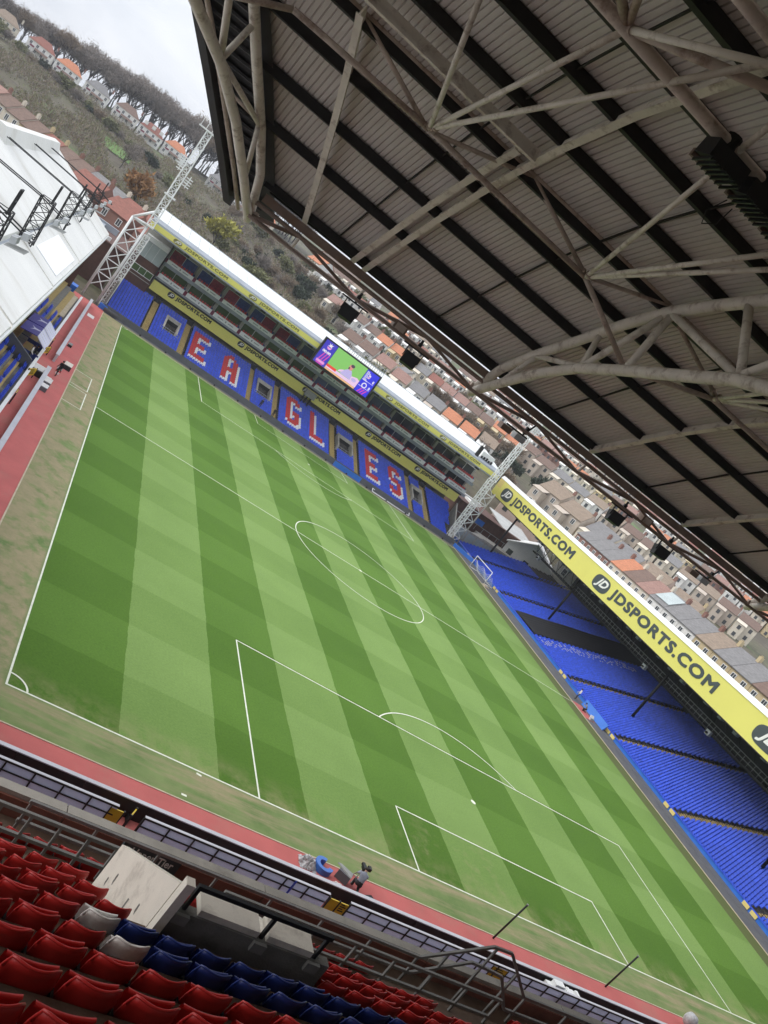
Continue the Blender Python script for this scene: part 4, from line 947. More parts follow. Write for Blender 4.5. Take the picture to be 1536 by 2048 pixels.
def near_seat(j, i, cname, lab, grp):
    loc = (-3.9+.48*i-.003*(j-3), yt(j)-.01, zt(j)-.8)
    if not seen((loc[0], loc[1], loc[2]+.7), 90): return
    t = thing(cname+'_chair', lab, 'seat', loc, rnd.uniform(-.015,.015), grp)
    a, r_, p = proto[cname]
    b_ = link('seat_back', a, t, True); c_ = link('back_rim', r_, b_, True); c_.matrix_parent_inverse = Matrix.Identity(4)
    o_ = link('seat_pan', p, t, True); o_.rotation_euler = (rnd.uniform(-.05,.12),0,0); link('bracket', leg_me, t, True)
RN = {-1:'lowest partly cropped',0:'lowest',1:'second lowest',2:'third lowest',3:'fourth lowest',4:'fifth lowest',5:'sixth lowest',6:'third above the blue seats',7:'fourth above the blue seats',8:'last before the handrail',10:'front by the parapet'}
RN = {0:'nearest',1:'second nearest',2:'third nearest',3:'fourth nearest',4:'fifth nearest',5:'sixth nearest',6:'seventh nearest',7:'eighth nearest',8:'last before the handrail',10:'front parapet'}
for j in (0,1,2,3,4,5,6,7,8,10):
    cnt = {}
    for i in range(-8, 32):
        x = -3.9+.48*i
        if j in (6,7) and 4 < i < 11: continue
        if j == 8 and 4 < i < 13: continue
        if j in (4,5) : c_ = 'white' if i == 3 else ('blue' if i > 3 else 'red')
        else: c_ = 'red'
        if j >= 6 and 5.0 < x < 7.0 : continue
        if j == 10 and (5.6 < x < 8.6): continue
        side = ('left of the cream walls' if x < -1.3 else 'right of the cream walls') if j >= 6 else None
        key = (c_, side)
        q = to_px((x, yt(j), zt(j)))
        if not (q and -90 < q[0] < 1626 and -90 < q[1] < 2138): continue
        cnt[key] = cnt.get(key, 0)+1
        if c_ == 'white': lab = 'white seat with stained back in the %s row, beside the first blue seat' % RN[j]
        else: lab = '%s seat, %s along the %s row%s' % (c_, ORD[cnt[key]-1], RN[j], ', '+side if side else '')
        near_seat(j, i, c_, lab, '%s seats of the upper tier' % c_)
# ------------------------------------------------------------------ pitch side of the near stand
LB = thing('advertising_board', 'long black backed pitch board with silver top edge before the near stand', 'barrier', (15, -5.4, 0))
for k in range(26):
    xa = -8+3*k; part('board_panel', MB().box(xa,xa+2.98,-5.46,-5.4,.02,.9), M['black'], LB)
    part('board_front', MB().box(xa,xa+2.98,-5.395,-5.33,.02,.9), M['tarmac'], LB); part('silver_edge', MB().box(xa,xa+2.995,-5.48,-5.26,.902,.95), M['silver'], LB)
    mb = MB()
    for q in range(3): mb.box(xa+.3+q,xa+.34+q,-5.9,-5.47,.03,.3)
    part('prop', mb, M['black'], LB)
FN = thing('front_fence', 'black railed fence with blue grey mesh panels below the near stand', 'fence', (10, -6.5, 0))
x = -9.0; n = 0
while x < 50:
    xa, xb = x, x+1.2; x = xb
    if 4.9 < (xa+xb)/2 < 6.4 or 16.1 < (xa+xb)/2 < 17.6: continue
    for z0, z1 in ((.32,.68),(.735,1.08)): part('mesh_panel', MB().box(xa+.05,xb-.02,-6.52,-6.48,z0,z1), M['mesh'], FN)
    part('post', MB().box(xa-.03,xa+.03,-6.56,-6.44,.02,1.16), M['blackrail'], FN)
    mb = MB()
    for z0, z1 in ((.27,.32),(.68,.735),(1.085,1.15)): mb.box(xa+.031,xb-.031,-6.55,-6.45,z0,z1)
    part('rail', mb, M['blackrail'], FN); part('top_cap', MB().box(xa+.0,xb,-6.54,-6.4,1.162,1.18), M['silver'], FN); n += 1
for xx in (3.3+12.55,):
    part('blue_post', MB().box(14.2,14.3,-6.58,-6.56,.3,1.16), M['seatblue'], FN)
yellow_gate(5.42,-6.5,.55,.65,'plain yellow gate leaf standing shut in the near fence',0,False)
yellow_gate(6.12,-6.35,.55,.72,'yellow gate leaf with print swung open in the near fence',1.15,True)
yellow_gate(16.58,-6.5,.53,.65,'plain half of the closed yellow double gate in the near fence',0,False)
yellow_gate(17.14,-6.5,.53,.65,'printed half of the closed yellow double gate in the near fence',0,True)
yellow_gate(27.2,-6.5,1.0,.65,'yellow gate of the near fence seen through the humped handrail',0,True)
# ------------------------------------------------------------------ roof over the near stand
RF = thing('stand_roof', 'curved roof of ribbed pale sheets on black purlins over the near stand', 'roof', (20, -20, 24))
RP = [(-4.2,22.75),(-4.5,22.9),(-6,23.85),(-8.5,25.3),(-10.1,26.2),(-12,27.15),(-13.5,27.8),(-15.3,28.45),(-18,29.2),(-22,29.9),(-26,30.4),(-30,30.7),(-34,30.8),(-38,30.6),(-42,30.2),(-48,29.4)]
def zr(y):
    for (y0, z0), (y1, z1) in zip(RP, RP[1:]):
        if y1 <= y <= y0: return z0+(z1-z0)*(y-y0)/(y1-y0)
    return RP[-1][1]
xv = lambda y: -4.23 + .645*(y+5.04)          # slanting west verge
xb1 = lambda y: -3.5 + .56*(y+6.2)            # first bow truss, parallel to the verge
py = [-6.05,-8.21,-9.88,-11.68,-13.34,-15.22,-17.15,-19.1,-21.0,-22.95,-24.9,-26.9,-28.9,-30.9,-32.9,-34.9,-36.9,-38.9,-40.9,-42.9,-44.9,-46.9]
XE = 80.0
rows_ = [-5.92] + py
for a, b in zip(rows_, rows_[1:]):            # one bay of sheeting between two purlins: flat pans with recessed seams
    mb = MB(); p0 = .17; ys = [a, (a+b)/2, b]; i0 = int((xv(b))/p0)
    x = i0*p0
    while x < XE:
        for (xa, xb_, h) in ((x, x+p0-.04, 0), (x+p0-.04, x+p0-.03, None), (x+p0-.03, x+p0-.01, .05), (x+p0-.01, x+p0, None)):
            for ya, yb in zip(ys, ys[1:]):
                if xa < xv((ya+yb)/2): continue
                h0 = h if h is not None else (0 if xa < x+p0-.035 else .05); h1 = h if h is not None else (.05 if xa < x+p0-.035 else 0)
                za, zb = zr(ya)+.3, zr(yb)+.3
                mb.quad((xa,ya,za+h0),(xb_,ya,za+h1),(xb_,yb,zb+h1),(xa,yb,zb+h0))
        x += p0
    part('roof_sheet', mb, M['sheet'], RF)
mb = MB()                                      # outer skin keeps daylight out of the seams
for a, b in zip(rows_, rows_[1:]): mb.quad((xv(a)-.1,a,zr(a)+.45),(XE,a,zr(a)+.45),(XE,b,zr(b)+.45),(xv(b)-.1,b,zr(b)+.45))
part('outer_skin', mb, M['gutter'], RF)
for k, y in enumerate(py):
    d = .2
    part('purlin', MB().box(xb1(y)-.1, XE, y-d/2, y+d/2, zr(y)+.02, zr(y)+.3), M['blackp'], RF)
    part('verge_purlin', MB().box(xv(y)+.1, xb1(y)-.12, y-.06, y+.06, zr(y)+.12, zr(y)+.3), M['dsheet'], RF)
part('purlin', MB().box(-3.2, XE, -5.94, -5.8, 23.83, 24.2), M['blackp'], RF)
part('eaves_beam', MB().box(-3.3, XE, -6.4, -6.3, 23.46, 23.73), M['eaves'], RF)
part('eaves_flange', MB().box(-3.3, XE, -6.42, -6.28, 23.732, 23.75), M['eaves'], RF)
for x in (-.6,3.9,9.9,15.6,21.2,27,33,38.5):   # thin sag bars between the purlins
    mb = MB()
    for a, b in zip(py[:12], py[1:12]): mb.beam((x,a-.1,zr(a)+.2),(x,b+.1,zr(b)+.2),.045,.06)
    part('sag_bar', mb, M['blackp'], RF)
# verge: dark fascia, ribbed soffit, slender edge beam
vy = [-4.6,-6,-7.3,-8.7,-10.2,-12,-14,-16.5,-20,-25,-31,-38,-46]
mb = MB()
for a, b in zip(vy, vy[1:]):
    mb.hexa([(xv(a)-.22,a,zr(a)-.22),(xv(a)+.06,a,zr(a)-.22),(xv(b)+.06,b,zr(b)-.22),(xv(b)-.22,b,zr(b)-.22),(xv(a)-.22,a,zr(a)+.42),(xv(a)+.06,a,zr(a)+.42),(xv(b)+.06,b,zr(b)+.42),(xv(b)-.22,b,zr(b)+.42)])
part('verge_fascia', mb, M['dsheet'], RF)
part('verge_beam', MB().tube([(xv(y)+.32,y,zr(y)-.12) for y in vy], .075, 8), M['rust'], RF, True)
mb = MB()
for k in range(80):
    y = -5+(-.38)*k; mb.beam((xv(y)+.08,y,zr(y)-.02),(xb1(y)-.2,y,zr(y)+.05),.16,.07)
part('verge_soffit_rib', mb, M['dsheet'], RF, kind='stuff')
mb = MB()
for a, b in zip(vy, vy[1:]): mb.quad((xv(a)+.06,a,zr(a)+.12),(xb1(a)+.3,a,zr(a)+.12),(xb1(b)+.3,b,zr(b)+.12),(xv(b)+.06,b,zr(b)+.12))
part('verge_soffit', mb, M['dsheet'], RF)
def tube(name, pts, r, m='steel', n=12, par=RF): return part(name, MB().tube(pts, r, n), M[m], par, True)
def flange(parent, p, q, r):
    p, q = Vector(p), Vector(q); d = (q-p).normalized(); mb = MB()
    mb.tube([p-d*.03, p+d*.03], r*1.9, 10); sub('joint_plate', mb, M['rust'], parent)
# bow trusses: curved upper and lower chord with webs, in profile (y,z)
TOPC = [(-5.9,22.95),(-6.75,24.05),(-8.2,25.0),(-10.2,26.05),(-11.9,27.0),(-13.5,27.75),(-15.3,28.3),(-17,28.75),(-20,29.3),(-24,29.8),(-30,30.25),(-38,30.1),(-46,29.2)]
BOTC = [(-5.8,22.75),(-7.42,23.6),(-9.5,24.6),(-11.5,25.3),(-13.64,25.76),(-16.5,26.3),(-18.1,26.62),(-20.2,26.72),(-24,26.6),(-30,26.2),(-38,25.2),(-46,24)]
WEB = [((-7.5,23.75),(-8.46,25.05),.1),((-8.46,25.05),(-11.4,25.35),.1),((-11.52,25.4),(-11.22,26.5),.11),((-11.6,25.4),(-13.6,27.6),.12),((-13.76,25.9),(-13.9,27.7),.13),((-14.0,27.75),(-17.9,26.75),.12),((-18.1,26.8),(-16.55,28.55),.13),((-18.2,26.8),(-21.5,29.4),.12),((-21.6,29.4),(-25,26.7),.12),((-25.2,26.7),(-28.5,30),.12),((-28.6,30),(-32,26.1),.12),((-32.1,26.1),(-36,30),.12)]
for nx_, fx in enumerate((xb1, lambda y: 6.86, lambda y: 24.3, lambda y: 42.2, lambda y: 60.2)):
    big = 1.0 if nx_ else .86
    c = tube('bow_top_chord', [(fx(y),y,z) for y, z in TOPC], .17*big, 'steel', 16)
    c2 = tube('bow_bottom_chord', [(fx(y),y,z) for y, z in BOTC], .17*big, 'steel', 16)
    for (a, b, r) in WEB: sub('bow_web', MB().tube([(fx(a[0]),a[0],a[1]),(fx(b[0]),b[0],b[1])], r*big*.92, 12), M['steel'], c2, True)
    e = MB(); e.tube([(fx(-5.8),-5.8,22.75),(fx(-6.1),-6.1,23.4)], .12, 10); e.beam((fx(-5.9)-.25,-5.95,22.95),(fx(-5.9)+.25,-5.95,22.95),.12,.3); sub('end_plate', e, M['rust'], c2, False)
for y in (-8.6,-12.1,-16):
    tube('verge_tie', [(xv(y)+.32,y,zr(y)-.12),(xb1(y-.3),y-.3,zr(y-.3)-.45)], .05, 'rust', 8)
# front eaves truss with hangers
yl = -6.0
tube('eaves_top_chord', [(-3.4,-6.3,23.33),(XE,-6.3,23.33)], .075, 'eaves'); 
tube('eaves_bottom_chord', [(-3.4,yl,22.86),(XE,yl,22.86)], .08, 'eaves'); tube('eaves_bottom_chord', [(-3.4,yl-.42,22.84),(XE,yl-.42,22.84)], .06, 'eaves')
nodes = [-3.45,1.15,6.86,12.56,18.4,24.3,30.2,36.2,42.2,48.2,54.2,60.2,66,72]
for a, b in zip(nodes, nodes[1:]):
    m_ = (a+b)/2+(.55 if a < -3 else 0)
    if a < -3: m_ = -1.65
    tube('eaves_web', [(a,yl,22.86),(m_,-6.3,23.33)], .07, 'eaves', 8); tube('eaves_web', [(m_,-6.3,23.33),(b,yl,22.86)], .06, 'eaves', 8)
    tube('eaves_post', [(b,yl-.1,22.86),(b,-6.3,23.33)], .06, 'steel', 8)
    if a < -3: tube('eaves_post', [(m_,yl-.1,22.86),(m_,-6.3,23.33)], .06, 'steel', 8)
# rafters: cream I sections over the bow lines
def rafter(fx, y1=-46, dz=-.12):
    ys = [y for y, _ in RP if -46 <= y <= -6] ; ys = [-6.0]+[y for y in ys if y < -6 and y > y1]+[y1]
    mb = MB(); fl = MB()
    for a, b in zip(ys, ys[1:]):
        mb.beam((fx(a),a,zr(a)+dz+.12),(fx(b),b,zr(b)+dz+.12),.05,.26); fl.beam((fx(a),a,zr(a)+dz-.02),(fx(b),b,zr(b)+dz-.02),.2,.03)
    r = part('rafter_web', mb, M['steel'], RF); sub('rafter_flange', fl, M['steel'], r)
rafter(lambda y: .28, -14.3)
for fx in (lambda y: .78, lambda y: 12.45, lambda y: 18.3, lambda y: 30.2, lambda y: 36.2, lambda y: 48.2): rafter(fx)
rafter(lambda y: -1.67+.355*(y+5.85), -13.9)
part('cross_beam', MB().box(-9, .7, -14.62, -14.42, 27.95, 28.02).box(-9,.7,-14.55,-14.5,28.021,28.25), M['steel'], RF)
# lengthwise lattice between the bow trusses
def lattice_x(y, zu, zl, u, l, r=.075):
    for a, b in zip(u, u[1:]): tube('lattice_top_chord', [(a,y,zu),(b,y,zu)], r, 'rust')
    for a, b in zip(l, l[1:]): tube('lattice_bottom_chord', [a, b], r*1.05, 'rust')
YA = -13.4
uu = [xb1(YA),-4.44,1.32,6.86,12.6,18.4,24.3,30.2,36,42]
ll = [(-7.2,YA,26.2),(-5.75,YA,27.0),(-1.63,YA,27.1),(4.24,YA,27.02),(6.9,YA-.2,25.85),(10.1,YA,26.92),(15.9,YA,26.95),(21.6,YA,26.98),(24.3,YA-.2,25.85),(27.4,YA,26.95),(33,YA,26.95),(39,YA,26.95),(42,YA-.2,25.85)]
lattice_x(YA, 28.05, 27, uu, ll)
for a, b in ((-4.44,-1.63),(1.32,-1.63),(1.32,4.24),(6.86,4.24),(6.86,10.1),(12.6,10.1),(12.6,15.9),(18.4,15.9),(18.4,21.6),(24.3,21.6)):
    w_ = tube('lattice_web', [(a,YA,28.0),(b,YA,27.05)], .062, 'rust', 10); flange(w_, (b+(a-b)*.06,YA,27.05+.057), (a,YA,28.0), .045)
# second line further back, thicker tubes
YB = -20.9
tube('rear_bottom_chord', [(-9.5,YB,28.78),(42,YB,28.78)], .125, 'rust', 14); tube('rear_top_chord', [(-9.5,-22.95,29.33),(42,-22.95,29.33)], .11, 'rust', 12)
for k in range(-3, 10):
    xn = -1.4+5.75*k
    tube('rear_web', [(xn,YB,28.82),(xn-.75,-22.2,29.2)], .08, 'rust', 10); tube('rear_web', [(xn,YB,28.8),(xn+2.9,-22.95,29.3)], .09, 'rust', 10); tube('rear_web', [(xn,YB,28.8),(xn-2.9,-22.95,29.3)], .09, 'rust', 10)
# raking struts between the two lines
for (p, q) in (((-1.63,YA,27.1),(-3.45,-19.6,27.95)),((-1.63,YA,27.1),(-1.4,YB,28.75)),((-1.63,YA,27.1),(.3,-23.6,29.3)),((4.24,YA,27.02),(1.05,-22.7,29.2)),((4.24,YA,27.02),(4.35,YB,28.75)),((4.24,YA,27.02),(5.0,-21.5,28.9)),((10.1,YA,26.92),(10.1,YB,28.75)),((10.1,YA,26.92),(8.2,-22.9,29.2)),((10.1,YA,26.92),(12.2,-22.9,29.2)),((-1.4,YB,28.78),(.2,-23.7,28.9)),((15.9,YA,26.95),(15.9,YB,28.75)),((15.9,YA,26.95),(18,-22.9,29.2))):
    s_ = tube('raking_strut', [p, q], .065, 'steel', 10); flange(s_, Vector(p).lerp(Vector(q), .03), q, .05)
# floodlight battery clamped to the rear chord
for k, (x, lab) in enumerate(((1.45,'black slotted floodlight clamped under the thick roof tube, leftmost of the row'),(2.5,'black slotted floodlight hanging second along the thick roof tube'),(3.55,'black slotted floodlight hanging third along the thick roof tube'))):
    t = thing('roof_floodlight', lab, 'floodlight', (x, YB-.45, 28.25), group='floodlights clamped to the roof tube')
    a, b = x-.44, x+.44; y0, z0 = YB-.05, 28.22
    part('lamp_body', MB().hexa([(a,y0-.45,z0),(b,y0-.45,z0),(b,y0+.15,z0+.1),(a,y0+.15,z0+.1),(a,y0-.4,z0+.35),(b,y0-.4,z0+.35),(b,y0+.1,z0+.4),(a,y0+.1,z0+.4)]), M['black'], t)
    mb = MB()
    for q in range(7): mb.box(a+.04+q*.13, a+.07+q*.13, y0-.5, y0+.1, z0-.06, z0+.0)
    part('cooling_fin', mb, M['blackrail'], t); part('side_rail', MB().box(a,b,y0+.16,y0+.24,z0+.02,z0+.16), M['eaves'], t)
    part('clamp', MB().tube([(x,YB,28.6),(x,YB,28.95)], .16, 10).box(x-.04,x+.04,y0-.1,y0,z0+.3,28.75), M['black'], t)
cb = MB(); cb.tube([(1.95,-21.2,28.0),(1.85,-21.0,27.7),(2.05,-20.8,27.55),(2.25,-20.9,27.7),(2.2,-21.1,28.0)], .012, 6)
solo('hanging_cable', cb, M['black'], 'thin black cable loop hanging from the roof floodlights', 'cable')
# loudspeakers and lamp pairs hanging from the eaves truss
def speaker(x, z, lab, rz):
    t = thing('loudspeaker', lab, 'speaker', (x, -6.25, z), rz, group='loudspeakers on the roof edge')
    p = MB(); pts = [(-.3,-.02,.2),(.3,-.02,.2),(.34,.36,.12),(.3,.5,-.2),(.0,.42,-.36),(-.26,.1,-.28)]
    mb = MB(); 
    mb.hexa([(-.3,-.15,-.3),(.3,-.15,-.3),(.25,.4,-.38),(-.25,.4,-.38),(-.3,-.15,.16),(.3,-.15,.16),(.3,.5,.06),(-.3,.5,.06)])
    part('cabinet', mb, M['black'], t, local=True)
    part('grille', MB().hexa([(-.27,-.165,-.27),(.27,-.165,-.27),(.27,-.152,-.27),(-.27,-.152,-.27),(-.27,-.165,.12),(.27,-.165,.12),(.27,-.152,.12),(-.27,-.152,.12)]), M['blackrail'], t, local=True)
    part('yoke', MB().box(-.34,-.305,-.05,.05,-.1,.3).box(.305,.34,-.05,.05,-.1,.3).box(-.55,.55,-.05,.05,.301,.36), M['black'], t, local=True)
    part('hanger', MB().tube([(0,0,.36),(0,0,.75)], .05, 8).box(-.07,.07,-.07,.07,.45,.62), M['black'], t, local=True)
for x, z, lab in ((1.18,22.4,'black loudspeaker nearest the slanting end of the roof edge'),(4.0,22.42,'black loudspeaker hanging over the screen, next to the large bow truss'),(15.3,22.42,'black loudspeaker hanging in front of the terraced houses, left one of the right pair'),(18.25,22.45,'black loudspeaker hanging in front of the yellow rear walls, right one of the right pair')): speaker(x, z, lab, -.3)
for x, lab in ((9.3,'pair of grey lamps on a black bracket above the corner mast'),(20.95,'pair of grey lamps on a black bracket near the third bow truss')):
    t = thing('lamp_pair', lab, 'lamp', (x, -6.2, 22.75), group='lamp pairs on the roof edge')
    for q in (-.42,.3): part('lamp_box', MB().box(x+q-.24,x+q+.24,-6.1,-5.7,22.38,22.62), M['eaves'] if q < 0 else M['tower'], t)
    part('bracket', MB().box(x-.6,x+.5,-6.2,-6.14,22.63,22.7).beam((x+.25,-6.17,22.7),(x+.45,-6.2,23.3),.06,.06).box(x+.2,x+.34,-6.25,-6.12,22.75,23.05), M['black'], t)
for x, lab in ((3.02,'brown junction box on the roof edge above the screen'),(16.65,'brown junction box on the roof edge beside the right pair of loudspeakers')):
    t = thing('junction_box', lab, 'box', (x,-6.2,23), group='boxes on the roof edge')
    part('box_body', MB().box(x-.28,x+.28,-6.25,-5.85,22.86,23.2), M['eaves'], t); part('lid', MB().box(x-.2,x+.2,-6.27,-6.251,22.9,23.15), M['rust'], t)
# ------------------------------------------------------------------ town: houses
WALL = {k: mat('wall_'+k, c, .85, .12, .6, dirt=tuple(x*.7 for x in c), dscale=.3, damt=.5) for k, c in {'white':(.74,.73,.7),'cream':(.64,.58,.48),'yellow':(.52,.42,.25),'beige':(.5,.43,.36),'brick':(.24,.125,.095),'pink':(.48,.37,.31),'grey':(.45,.44,.42)}.items()}
ROOF = {k: mat('tiles_'+k, c, .85, .22, 1.2, dirt=tuple(x*.6 for x in c), dscale=.35, damt=.5, stretch=(1,1,5)) for k, c in {'brown':(.17,.112,.088),'slate':(.2,.195,.195),'orange':(.48,.19,.1),'red':(.25,.1,.075),'tan':(.26,.2,.15),'pinkish':(.29,.17,.14)}.items()}
WG = mat('window_glass_far', (.06,.065,.07), .2, .3, 1); WF = M['white']
cache = {}
def house_meshes(w, d, h, rh, hip):
    key = (w, d, h, rh, hip)
    if key in cache: return cache[key]
    wall = MB(); wall.box(-w/2, w/2, 0, d, -3, h)
    if not hip: wall.prism([(-w/2,0,h),(-w/2,d,h),(-w/2,d/2,h+rh-.06)], (w,0,0))
    roof = MB(); o = .3; t = .16; e = 0 if not hip else .35
    if hip:
        i = d/2*.85
        A, B_, C_, D_ = (-w/2-o,-o,h-.1), (w/2+o,-o,h-.1), (w/2+o,d+o,h-.1), (-w/2-o,d+o,h-.1); E_, F_ = (-w/2+i,d/2,h+rh), (w/2-i,d/2,h+rh)
        for q in ((A,B_,F_,E_),(C_,D_,E_,F_)): roof.poly(q)
        roof.poly((B_,C_,F_)); roof.poly((D_,A,E_)); roof.poly((D_,C_,B_,A))
    else:
        for y0, s in ((-o, 1), (d+o, -1)):
            roof.hexa([(-w/2,y0,h-.15),(w/2,y0,h-.15),(w/2,d/2,h+rh),(-w/2,d/2,h+rh),(-w/2,y0,h-.15+t),(w/2,y0,h-.15+t),(w/2,d/2,h+rh+t),(-w/2,d/2,h+rh+t)])
    ch = MB(); ch.box(w/2-.75,w/2-.02,d/2-.35,d/2+.35,h+rh-.7,h+rh+1.1)
    for q in (-.2,.2): ch.lathe([(.1,0),(.12,.25)], 6, (w/2-.4,d/2+q,h+rh+1.1))
    win = MB(); win.box(-.5,.5,-.06,.02,-.65,.65); fr = MB(); fr.box(-.6,-.5,-.1,.03,-.75,.75).box(.5,.6,-.1,.03,-.75,.75).box(-.5,.5,-.1,.03,.65,.75).box(-.5,.5,-.1,.03,-.75,-.65).box(-.04,.04,-.09,.03,-.65,.65)
    wing = MB(); wing.box(-w*.46, -w*.02, -3.2, -.01, -3, h-1.2); wing.hexa([(-w*.5,-3.4,h-1.25),(w*.01,-3.4,h-1.25),(w*.01,-.012,h-.3),(-w*.5,-.012,h-.3),(-w*.5,-3.4,h-1.1),(w*.01,-3.4,h-1.1),(w*.01,-.012,h-.15),(-w*.5,-.012,h-.15)])
    cache[key] = dict(wall=wall, roof=roof, ch=ch, win=win, fr=fr, wing=wing, me={}); return cache[key]
def hm(g, part_, m):
    k = (part_, m.name)
    if k not in g['me']: g['me'][k] = g[part_].mesh({'ch':'chimney','win':'window','fr':'window_frame','wing':'rear_wing'}.get(part_, part_), m)
    return g['me'][k]
n_house = [0]; FARW, FARR = {}, {}
def house(x, y, rz, w, d, h, rh, wall, roof, label, group, hip=False, wing=False, windows=2, detail=True, z=None, chim=True, door=True):
    z = terrain(x, y) if z is None else z
    g = house_meshes(w, d, h, rh, hip)
    if n_house[0] >= 292:
        Mx = Matrix.Translation((x,y,z)) @ Matrix.Rotation(rz, 4, 'Z')
        FARW.setdefault(wall, MB()).add(g['wall'].v, g['wall'].f, Mx); FARR.setdefault(roof, MB()).add(g['roof'].v, g['roof'].f, Mx); return
    n_house[0] += 1
    t = thing('terraced_house' if not hip else 'semi_detached_house', label, 'house', (x,y,z), rz, group)
    link('wall', hm(g,'wall',WALL[wall]), t, True); r = link('roof', hm(g,'roof',ROOF[roof]), t, True)
    if chim: c = bpy.data.objects.new('chimney', hm(g,'ch',WALL['brick'] if wall not in ('cream','yellow') else WALL[wall])); COL.objects.link(c); c.parent = r
    if wing: link('rear_wing', hm(g,'wing',WALL[wall]), t, True)
    for lev in ((h-1.35, h-3.9) if h > 4.5 else (h-1.3,)):
        for k in range(windows):
            xx = -w/2 + w*(k+.5)/windows
            if wing and xx < 0: 
                o = link('window', hm(g,'win',WG), t, True); o.location = (-w*.24, -3.25, lev-1.0)
            else:
                o = link('window', hm(g,'win',WG), t, True); o.location = (xx, -.02, lev)
            if detail: f = bpy.data.objects.new('window_frame', hm(g,'fr',WF)); COL.objects.link(f); f.parent = o
    return t
def pol(az, r): return CAM.x + r*math.sin(R_(az)), CAM.y + r*math.cos(R_(az))
def in_strip(x, y, z):
    q = to_px((x, y, z))
    if not q or not (-40 < q[0] < 1580 and -40 < q[1] < 2100): return False
    px, py_ = q[0], q[1]
    if px > 440 and py_ < 400+(px-440)*.7436-30: return False
    if px <= 1003: 
        if px > 300 and py_ > 425+(px-300)*.716+25: return False
    elif py_ > 950+(px-1000)*.84+25: return False
    return True
# houses on the hill above the scrub
HILL = [(-11.3,'cream','tan','cream semi with tan hipped roof at the far end of the hill row'),(-9.2,'white','red','half hidden white semi with dull red roof second along the hill row'),(-7.55,'white','orange','white semi with bright orange roof and red panel'),(-5.75,'white','slate','white semi with pale grey slate roof in the middle of the hill row'),(-3.85,'white','brown','white semi with brown roof and red window panel on the hill'),(-2.2,'white','red','wide white house with red roof and three dormers on the hill'),(-.55,'white','orange','white semi with orange roof beside the top of the white mast'),(2.6,'grey','slate','grey roofed pale house partly behind the upper mast'),(4.5,'white','red','white and red house on the hill peeping under the roof corner'),(6.0,'cream','orange','cream house with orange roof in the gap under the slanting verge')]
for k, (az, wl_, rf, lab) in enumerate(HILL):
    x, y = pol(az, 458+4*math.sin(k*2.1)); t = house(x, y, -R_(az)*.6, 12.2, 8.5, 5.8, 3.4, wl_, rf, lab, 'houses on the hill', True, windows=4)
    z = t.location.z
    part('red_panel', MB().box(-4.6,-2.6,-.2,-.06,3.0,3.7), M['maroon'], t, local=True); part('lean_to', MB().hexa([(-2,-2.2,2.5),(4,-2.2,2.5),(4,-.03,3.4),(-2,-.03,3.4),(-2,-2.2,2.6),(4,-2.2,2.6),(4,-.03,3.5),(-2,-.03,3.5)]), ROOF['brown'], t, local=True)
    if k == 5:
        for q in (-4,0,4): part('dormer', MB().box(q-.9,q+.9,1.0,3.5,6.9,8.6), WALL['white'], t, local=True)
# street beyond the white roofed stand
sx0, sy0, sx1, sy1 = -52, 204, 0, 165; nst = 12
lab_l = ['pink rendered','cream','cream','orange painted','orange painted','white','maroon striped','maroon striped','pale green','pale green','brick','brick']
for k in range(nst):
    f = (k+.5)/nst; x, y = sx0+(sx1-sx0)*f, sy0+(sy1-sy0)*f; a = math.atan2(sy1-sy0, sx1-sx0)
    house(x, y, a, 5.4, 8, 6.0, 2.6, ['pink','cream','cream','yellow','yellow','white','pink','pink','cream','cream','brick','brick'][k], ['pinkish','brown','brown','brown','red','brown','brown','slate','slate','red','red','red'][k], '%s terrace with %s roof, %s in the street past the white roof' % (lab_l[k], ['pinkish','brown','brown','brown','dark red','brown','brown','slate','slate','red','red','red'][k], ORD[k]), 'street past the white roofed stand')
for k in range(3): house(-19+8.2*k, 158-5.4*k, -.52, 7.6, 8, 6.4, 2.6, 'brick', 'red', ['red brick shop house with wide bays behind the corner mast','red brick shop house nearer the cross braced mast leg','red brick shop house touching the end of the far stand roof'][k], 'red brick shop houses', windows=2)
# street beyond the side stand, fronts facing the pitch
RC = ['slate','slate','slate','orange','brown','pinkish','slate','slate','slate','tan','slate','slate','brown','slate','slate','slate','brown','slate','slate','slate']
WC = ['brick','brick','brick','cream','cream','cream','white','white','white','yellow','yellow','yellow','yellow','cream','white','yellow','cream','yellow','white','cream']
for k in range(20):
    y = 133-5.6*k
    t = house(112.5, y, -math.pi/2, 5.5, 8.5, 6.6, 3.2, WC[k], RC[k], '%s house with %s roof, %s from far end, above yellow roof board' % (WC[k], RC[k], ORD[k]), 'street above the side stand', windows=2, z=8.0)
    if k == 6: part('solar_panel', MB().hexa([(-2.5,.6,7.42),(2.5,.6,7.42),(2.5,3.6,9.65),(-2.5,3.6,9.65),(-2.5,.6,7.5),(2.5,.6,7.5),(2.5,3.6,9.73),(-2.5,3.6,9.73)]), M['glassp'], t, local=True)
